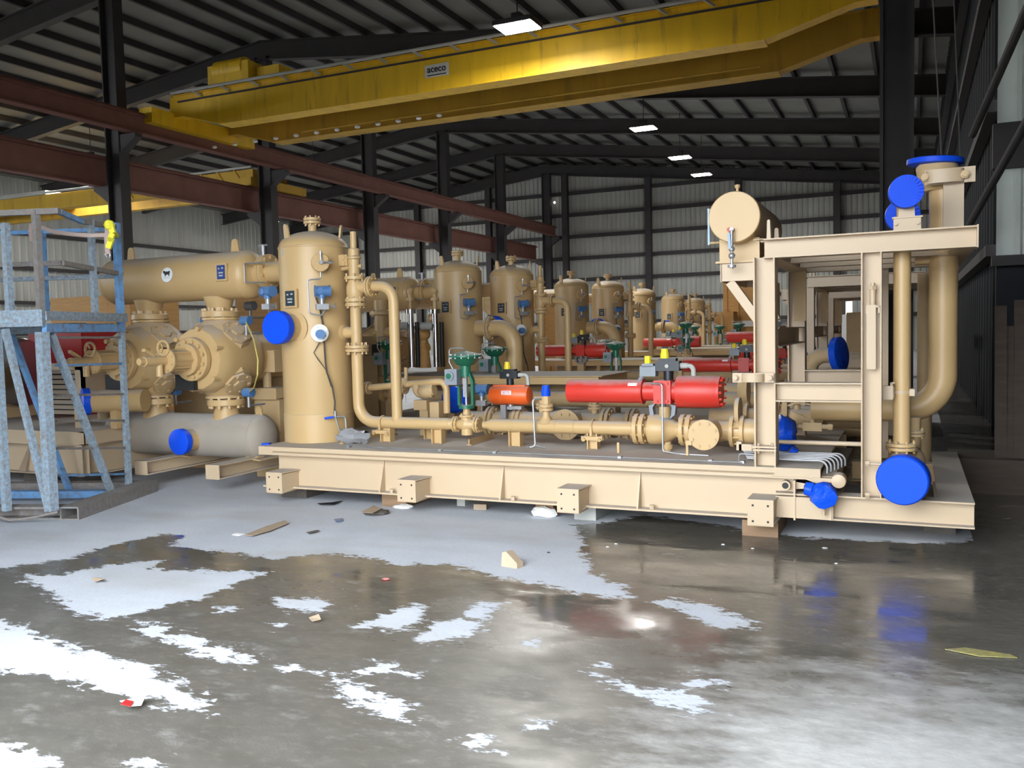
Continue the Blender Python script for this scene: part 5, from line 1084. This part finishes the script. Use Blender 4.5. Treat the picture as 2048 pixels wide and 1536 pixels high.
G().bar((cvb.location.x, 10.9, .5), (cvb.location.x, 10.9, .6), .1, .1, X_).build('stand', TAND, cvb); CH[cvb.name] = kids(cvb); CH[cvc.name] = kids(cvc)
for k, off in enumerate(OFFB):
    if k == 0: continue
    w_ = ORD[k-1]
    copy_tree(vb, off, 'tan vertical vessel with elbow pipe in the %s between row' % w_)
    copy_tree(el, off, 'thick tan elbow pipe in the %s between row' % w_)
    if k < 3:
        copy_tree(tr, off, 'dusty cover tray of the %s between row' % w_); copy_tree(cvb, off, 'green control valve behind the tray of the %s between row' % w_)
        copy_tree(skb, off, 'tan skid under the tray of the %s between row' % w_)
        for o, s in zip(pb, ('upper', 'lower')): copy_tree(o, off, '%s dim pipe under the tray of the %s between row' % (s, w_))
tag(G().box(-8.5, -5.5, 29.1, 31.9, 0, ZD).build('equipment_skid', TAND), 'dim skid under the farthest vertical vessels', 'skid')
copy_tree(sb, (-.45, 4.15, -.06), 'horizontal tan bottle behind the discharge pipe, right end by the polished columns', group='horizontal bottles')
copy_tree(cy2, (-.45, 4.15, 0), 'compressor cylinder under the bottle behind the discharge pipe', group='far compressor cylinders')
# more valves and actuators dotted along the far rows
for k, (px, py, Y, s, lab) in enumerate(((1372, 712, 17.9, 1.05, 'dark green valve in the middle distance right of the first far vessels'), (1345, 700, 25, 1.2, 'small dark green valve at the foot of the far vessels, left'), (1390, 700, 25, 1.2, 'small dark green valve at the foot of the far vessels, centre'), (1440, 700, 25, 1.2, 'small dark green valve at the foot of the far vessels, right'), (1478, 700, 23, 1.2, 'small dark green valve just left of the rack post in the distance'))):
    p = at(px, py, Y=Y); p.z = min(p.z, 1.22); n_ = copy_tree(cv, p-cv.location, lab, group='far green valves'); G().bar((p.x, p.y, .0), (p.x, p.y, p.z-.05), .1, .1, X_).build('stand', TAND, n_)
for k, (px, py, Y, lab) in enumerate(((1400, 700, 21, 'far red actuator glimpsed above the middle tray'), (1600, 693, 17.5, 'dark red actuator seen through the rack opening, upper left'), (1215, 722, 15.2, 'dull red actuator behind the first tray'))):
    p = at(px, py, Y=Y); n_ = copy_tree(ra, p-ra.location-V((.5, 0, 0)), lab, group='far red actuators'); G().bar((p.x-.5, p.y, 0), (p.x-.5, p.y, p.z-.02), .12, .12, X_).build('stand', TAND, n_)
for k, (px, py, Y, lab) in enumerate(((1360, 656, 24, 'low tan tray across the far rows, nearer one'), (1430, 660, 21, 'low tan tray across the far rows, right one'))):
    p = at(px, py, Y=Y); tag(G().box(p.x-1.5, p.x+2.2, Y, Y+1.5, 1.05, 1.12).build('cover_tray', TAND), lab, 'tray')
# crates far behind, stacked
p0, p1 = at(1446, 566, Y=33.5), at(1545, 640, Y=33.5)
cr = thing('wooden_crate', 'large orange wooden crate far behind, upper of two', 'crate', ((p0.x+p1.x)/2, 34, p1.z))
G().box(p0.x, p1.x, 33.5, 35.5, p1.z, p0.z).build('crate_box', CRATE, cr); g = G()
for t in (.02, .26, .74): x = p0.x+(p1.x-p0.x)*t; g.box(x, x+.12, 33.46, 33.5, p1.z, p0.z)
g.build('batten', CRATE, cr)
tag(G().box(p0.x-.2, p1.x+.3, 33.3, 35.7, p1.z-.22, p1.z).build('pallet', PAPER), 'pale pallet layer between the two far wooden crates', 'pallet')
tag(G().box(p0.x-.2, p1.x+.3, 33.4, 35.6, 0, p1.z-.22).build('wooden_crate', CRATE), 'large wooden crate far behind, lower of two', 'crate')
p0 = at(1428, 624, Y=32.4); tag(G().box(p0.x, p0.x+.7, 32.4, 33.2, 0, p0.z).build('wooden_crate', CRATE), 'narrow orange crate left of the big stacked crates', 'crate')
for k, (x0, x1, y0, Y) in enumerate(((1086, 1110, 588, 18.2), (1096, 1112, 634, 17.6))):
    a, b = at(x0, y0, Y=Y), at(x1, y0, Y=Y); tag(G().box(a.x, b.x, Y, Y+.25, 0, a.z).build('wooden_crate', CRATE), 'yellow brown crate side between the vessels, %s one' % ('taller' if k == 0 else 'shorter'), 'crate')
# walkway and white glints at the end of the rack tunnel
for k, (px, py, wd, ht, m, lab) in enumerate(((1672, 648, 1.2, .8, WHITE, 'white sheet hanging at the far end of the rack tunnel'), (1698, 640, .35, 2.2, LAMPD, 'narrow bright gap of daylight at the far end of the frame tunnel'))):
    p = at(px, py, Y=56-16*(k == 0)); tag(G().box(p.x-wd/2, p.x+wd/2, p.y, p.y+.05, (0 if k == 0 else p.z-ht/2), p.z+ht/2).build('hanging_sheet' if k == 0 else 'wall_gap', m), lab, 'sheet' if k == 0 else 'opening')
r = thing('tall_machine', 'dark upright tan machine panel standing inside the rack tunnel', 'machine', at(1705, 700, Y=15.15)); a, b = at(1693, 625, Y=15.15), at(1735, 700, Y=15.15)
G().box(a.x, b.x+.3, 15.12, 15.34, 0, a.z).build('panel', TAND, r)
#tag(G().prism([at(1553, 590, Y=10.2), at(1580, 612, Y=10.2), at(1580, 630, Y=10.2), at(1553, 612, Y=10.2)], (0, .05, 0)).build('slotted_guard', TAND), 'sloping tan guard plate in the upper left of the frame opening', 'guard')
#tag(G().box(at(1588, 570, Y=9.4).x, at(1612, 570, Y=9.4).x, 9.4, 9.43, at(1600, 642, Y=9.4).z, at(1600, 574, Y=9.4).z).build('cover_plate', TAND), 'upright rectangular tan cover plate hung inside the frame', 'plate')
p = at(1850, 560, Y=9.8); tag(G().cyl((p.x, 9.8, .0), (p.x, 9.8, 2.1), .07).build('upright_pipe', TAND), 'shadowed upright pipe between the two right-hand pipes', 'pipe')

# ------------------------------------------------------------------ overhead crane
YG1, YG2 = 23.0, 25.6
zb = at(950, 169, Y=YG1).z; zt = at(950, 88, Y=YG1).z; xl, xr = XL+.9, -.75
cr = thing('overhead_crane', 'yellow double girder overhead crane spanning the hall', 'crane', ((xl+xr)/2, YG1+1.3, zb))
def girder(y, name, m, z0, z1):
    g = G(); pts = [(xl+.6, y, z0+.45), (xl+2.2, y, z0), (xr-2.6, y, z0), (xr-.5, y, z0+.55), (xr, y, z0+.55), (xr, y, z1), (xl, y, z1), (xl, y, z0+.45)]
    g.prism(pts, (0, .45, 0)); g.box(xl+.2, xr, y-.09, y+.54, z1, z1+.03); g.prism([(xl+2.2, y-.09, z0-.03), (xr-2.6, y-.09, z0-.03), (xr-2.6, y-.09, z0), (xl+2.2, y-.09, z0)], (0, .63, 0))
    return g.build(name, m, cr)
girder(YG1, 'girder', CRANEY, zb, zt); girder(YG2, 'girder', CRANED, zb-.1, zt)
g = G().tube([(xl+.3, YG1-.22, zt+.06), (xr, YG1-.22, zt+.06)], .05, 10); 
for k in range(18): x = xl+1.2+k*1.22; g.bar((x, YG1-.22, zt+.04), (x+.25, YG1-.05, zt-.12), .05, .06)
g.build('conduit', SHEET, cr)
G().box(xl+.4, xr-.4, YG1-.05, YG1-.005, zt-.22, zt-.17).build('conductor_bar', STRUCT, cr)
for k in range(12): x = at(430+k*41, 270, Y=YG1+2).x; G().ball((x, YG1+1.95, zb-.18), .085, 8, (1.2, 1, .7)).build('festoon_trolley', PAPER, cr)
g = G().tube([(xl+4, YG1+1.95, zb-.08), (xr-3, YG1+1.95, zb-.08)], .03, 8); g.build('festoon_rail', CRANED, cr)
for x, lab in ((XL+.75, 'l'), (-.35, 'r')): G().box(x-.22, x+.35, YG1-1.0, YG2+1.4, zb+.10, zb+.60).build('end_truck', CRANEY, cr)
p = at(520, 140, Y=YG1+1.2)
g = G().box(p.x-1.1, p.x+.6, YG1-.1, YG2+.6, zt+.05, zt+.75); g.cyl((p.x-.9, YG1+.2, zt+.6), (p.x+.3, YG1+.2, zt+.6), .35, n=16); g.box(p.x+.7, p.x+1.6, YG1+.2, YG1+1, zt+.05, zt+.55); g.build('hoist_trolley', CRANEY, cr)
q0, q1 = at(850, 155, Y=YG1-.03), at(897, 128, Y=YG1-.03)
sg = thing('maker_sign', 'white rectangular sign with black lettering on the crane girder', 'sign', ((q0.x+q1.x)/2, YG1-.02, (q0.z+q1.z)/2))
w0 = q1.x-q0.x; hs = .36
zc_ = at(873, 141, Y=YG1).z
G().box(q0.x, q1.x, YG1-.03, YG1-.004, zc_-hs/2, zc_+hs/2).build('sign_board', SHEET if False else mat('sign_white', (.62, .62, .58), .6), sg)
text_mesh('sign_lettering', 'aceco', .27, V((0, -.02, zc_-sg.location.z+.04)), BLACK, sg, .006)
g = G().box(q0.x+.08, q1.x-.08, YG1-.034, YG1-.03, zc_-.14, zc_-.11); g.build('sign_line', BLACK, sg)
G().cyl((at(1440, 300, Y=22).x, 22, 3), (at(1440, 300, Y=22).x, 22, 3.01), .01) 
# left bay crane
p = at(60, 425, Z=7.9); yy = p.y
cl = thing('overhead_crane', 'small yellow crane girder in the left bay above the platform', 'crane', (p.x, yy, 7.9))
xa = XL-.9; G().box(-44, xa, yy, yy+.5, 7.95, 8.65).build('girder', CRANED, cl); G().box(-44, xa, yy+1.8, yy+2.2, 7.85, 8.5).build('girder', CRANED, cl)  # darker yellow on these girders offsets the bright lamp beside them
g = G().box(p.x-3, p.x+1.2, yy-.05, yy+2.3, 8.66, 8.85); g.tube([(-44, yy-.1, 8.72), (xa, yy-.1, 8.72)], .05, 8); g.build('hoist_trolley', SHEET, cl)
g = G()
for k in range(8): g.bar((xa-.5-k*.9, yy-.02, 8.0), (xa-1.0-k*.9, yy-.02, 8.7), .06, .06)
g.build('lattice', CRANED, cl); G().box(XL-1.1, XL-.5, yy-.6, yy+3, 7.86, 8.2).build('end_truck', CRANED, cl)

# ------------------------------------------------------------------ ceiling lamps
def lamp(label, p, wd, dp, m, group='high bay lamps', pw=0):
    p = V(p); r = thing('ceiling_lamp', label, 'lamp', p, group)
    G().box(p.x-wd/2, p.x+wd/2, p.y-dp/2, p.y+dp/2, p.z, p.z+.02).build('diffuser', m, r)
    g = G().box(p.x-wd/2-.04, p.x+wd/2+.04, p.y-dp/2-.04, p.y+dp/2+.04, p.z+.02, p.z+.14); g.box(p.x-.12, p.x+.12, p.y-.12, p.y+.12, p.z+.14, p.z+.35); g.build('housing', STRUCT, r)
    g = G().cyl((p.x, p.y, p.z+.3), (p.x, p.y, roof_z(p.x)-.2), .015, n=6); g.build('hanger_rod', STRUCT, r); return r
for px, py, lab in ((1035, 56, 'brightest ceiling lamp, in front of the yellow crane girder'), (1287, 258, 'bright ceiling lamp right of centre, nearest of the three beyond the crane'), (1360, 316, 'bright ceiling lamp, middle of the three beyond the crane'), (1403, 350, 'bright ceiling lamp, farthest of the three beyond the crane')):
    lamp(lab, at(px, py, Z=9.2 if px == 1035 else 9.9), .95, .7, LAMP)
for px, py, lab in ((182, 319, 'bright lamp in the left bay above the platform'), (681, 422, 'bright lamp in the left bay above the nearest vessel')):
    lamp(lab, at(px, py, X=-36), .9, 1.3, LAMP, 'left bay lamps')
for px, py, lab in ((457, 302, 'dim square ceiling panel left of the crane underside'), (628, 347, 'dim square ceiling panel above the nearest vertical vessel'), (2, 183, 'dim square ceiling panel at the left picture edge')):
    lamp(lab, at(px, py, X=-30), .9, 1.1, LAMPD, 'dim ceiling panels')
for px, py, lab in ((528, 448, 'tiny distant light left of the nearest vessel top, left one'), (548, 443, 'tiny distant light left of the nearest vessel top, right one')):
    lamp(lab, at(px, py, X=-42), .5, .5, LAMPD, 'distant lamps')
p = at(1109, 405, Y=59.6); tag(G().ball(p, .09, 8).build('wall_light', LAMPD), 'tiny white light spot on the far back wall', 'light')

# ------------------------------------------------------------------ hanging cables and dim clutter on the right
for k, (a, b) in enumerate((((1866, 0, 8.6), (1884, 330, 7.9)), ((1908, 0, 9.4), (1921, 320, 9.0)))):
    tag(G().tube([at(a[0], a[1]-60, Y=a[2]), at(a[0], a[1], Y=a[2]), at(b[0], b[1], Y=b[2])], .007, 6).build('hanging_cable', CABLE), 'thin hanging cable above the large right pipe, %s one' % ('left' if k == 0 else 'right'), 'cable')
for k, (px, w_, h_, lean) in enumerate(((2000, .05, 1.75, .02), (2020, .07, 1.55, .05), (2040, .06, 1.8, .03), (2052, .05, 1.4, .06))):
    p = at(px, 900, Y=9.4); g = G().bar((p.x, 9.3, .02), (p.x+lean, 9.7, h_), w_*2, .03, Y_); tag(g.build('leaning_board', DARKWOOD), 'dark board leaning by the right wall, %s from the left' % ('first', 'second', 'third', 'fourth')[k], 'board', 'leaning boards')
p = at(1985, 940, Y=9.2); tag(G().box(p.x-.35, p.x+.6, 9.2, 9.9, 0, .32).build('timber_stack', DARKWOOD), 'low dim timber stack on the floor at the right', 'timber')

# ------------------------------------------------------------------ litter on the floor
rng = random.Random(7)
def crumple(label, name, px, py, wpx, hfrac, m, cat='litter', flat=1., seed=0, col2=None):
    p = at(px, py, Z=0); rr_ = rad(wpx, p); rg = random.Random(seed+px)
    g = G().ball((p.x, p.y, rr_*hfrac*.6), rr_, 12, (1, .7*flat, hfrac)); g.v = [(a+rg.uniform(-.14, .14)*rr_, b+rg.uniform(-.14, .14)*rr_, max(.003, c+rg.uniform(-.25, .25)*rr_*hfrac)) for a, b, c in g.v]
    return tag(g.build(name, m, sm=20), label, cat)
def flatbit(label, name, pts, m, cat='litter', z=.004, curl=.01):
    q = [at(x, y, Z=z) for x, y in pts]; n = len(q); c = sum(q, V())/n; g = G(); rg = random.Random(int(pts[0][0]))
    top = [a+Z_*rg.uniform(.002, curl) for a in q]; g.prism(top, (0, 0, .003)); return tag(g.build(name, m), label, cat)
crumple('white crumpled paper on the floor under the middle of the skid', 'crumpled_paper', 1088, 1033, 50, .5, PAPER)
crumple('white and cream crumpled rag beside the brown timber block', 'crumpled_paper', 805, 1016, 44, .22, PAPER)
crumple('dark soggy cardboard scrap on the floor in front of the skid', 'cardboard_scrap', 752, 1027, 58, .18, RUBBLE); flatbit('flattened brown cardboard lying on top of the dark soggy scrap', 'cardboard_scrap', [(722, 1026), (748, 1012), (765, 1018), (745, 1028)], CARD, z=.04)
p = at(962, 1018, Z=0); tag(G().ob(p+Z_*.025, ((1, .2, 0), (-.2, 1, 0), Z_), .06, .035, .025).build('wood_offcut', CARD), 'small pale wood offcut on the floor under the skid edge', 'offcut')
flatbit('pale flattened cardboard on the floor left of centre', 'cardboard_sheet', [(490, 1072), (530, 1055), (570, 1042), (578, 1048), (540, 1064), (505, 1074)], CARD)
crumple('white paper cup end beside the flattened cardboard', 'paper_scrap', 478, 1070, 30, .12, PAPER)
g = G(); p = at(1018, 1134, Z=0); g.prism([p+V((-.06, 0, 0)), p+V((.07, -.02, 0)), p+V((.06, .0, .03)), p+V((-.03, .02, .10)), p+V((-.06, .02, .09))], (.02, .06, 0)); tag(g.build('wood_offcut', CARD), 'pointed wood offcut on the bright dry floor', 'offcut')
crumple('small bright red scrap on the wet floor', 'red_scrap', 772, 1160, 18, .3, RED)
flatbit('blue plastic scrap on the floor in front of the skid', 'plastic_scrap', [(668, 1040), (684, 1037), (686, 1043), (672, 1046)], TRBLUE)
flatbit('dark flat strip of rubber on the floor left', 'rubber_strip', [(635, 1008), (660, 1007), (680, 1004), (686, 1003), (668, 1011), (642, 1011)], BLACK)
flatbit('small dark flat scrap on the floor beside the pale cardboard', 'rubber_scrap', [(612, 1067), (635, 1061), (640, 1064), (618, 1069)], RUBBLE)
w1 = flatbit('red and white snack wrapper on the wet floor in the foreground', 'snack_wrapper', [(240, 1414), (252, 1402), (292, 1405), (283, 1416), (258, 1422)], PAPER, curl=.03)
flatbit('red printed part of the snack wrapper in the foreground', 'wrapper_print', [(241, 1413), (252, 1404), (268, 1406), (262, 1418)], REDW, z=.03, curl=.012)
flatbit('small crushed paper piece on the wet floor, left', 'paper_scrap', [(182, 1160), (205, 1159), (208, 1166), (190, 1167)], CARD, curl=.03)
flatbit('small crushed brown paper on the wet floor near the pale patches', 'paper_scrap', [(618, 1241), (638, 1238), (642, 1244), (625, 1247)], CARD, curl=.03)
crumple('tiny white scrap on the wet floor below the skid right end', 'paper_scrap', 1650, 1097, 12, .2, PAPER)
crumple('pale lint by the base of the blue platform', 'lint', 240, 1005, 34, .15, LINEN)
flatbit('faded yellow paint stripe on the floor at the right', 'floor_stripe', [(1890, 1300), (1930, 1297), (2020, 1310), (2035, 1317), (1960, 1314)], mat('floor_yellow', (.42, .37, .09), .5, var=.3, scale=20, rust=(.24, .22, .17), rustamt=.6), 'marking', z=.0015, curl=.0022)
for k, (px, py) in enumerate(((1097, 1106), (1215, 1095), (1232, 1089), (1446, 1090), (1672, 1128), (1505, 1098))):
    crumple('tiny pale speck on the wet floor, %s from the left' % ('first', 'second', 'third', 'fourth', 'sixth', 'fifth')[k], 'speck', px, py, 7, .4, PAPER if k else BLACK)
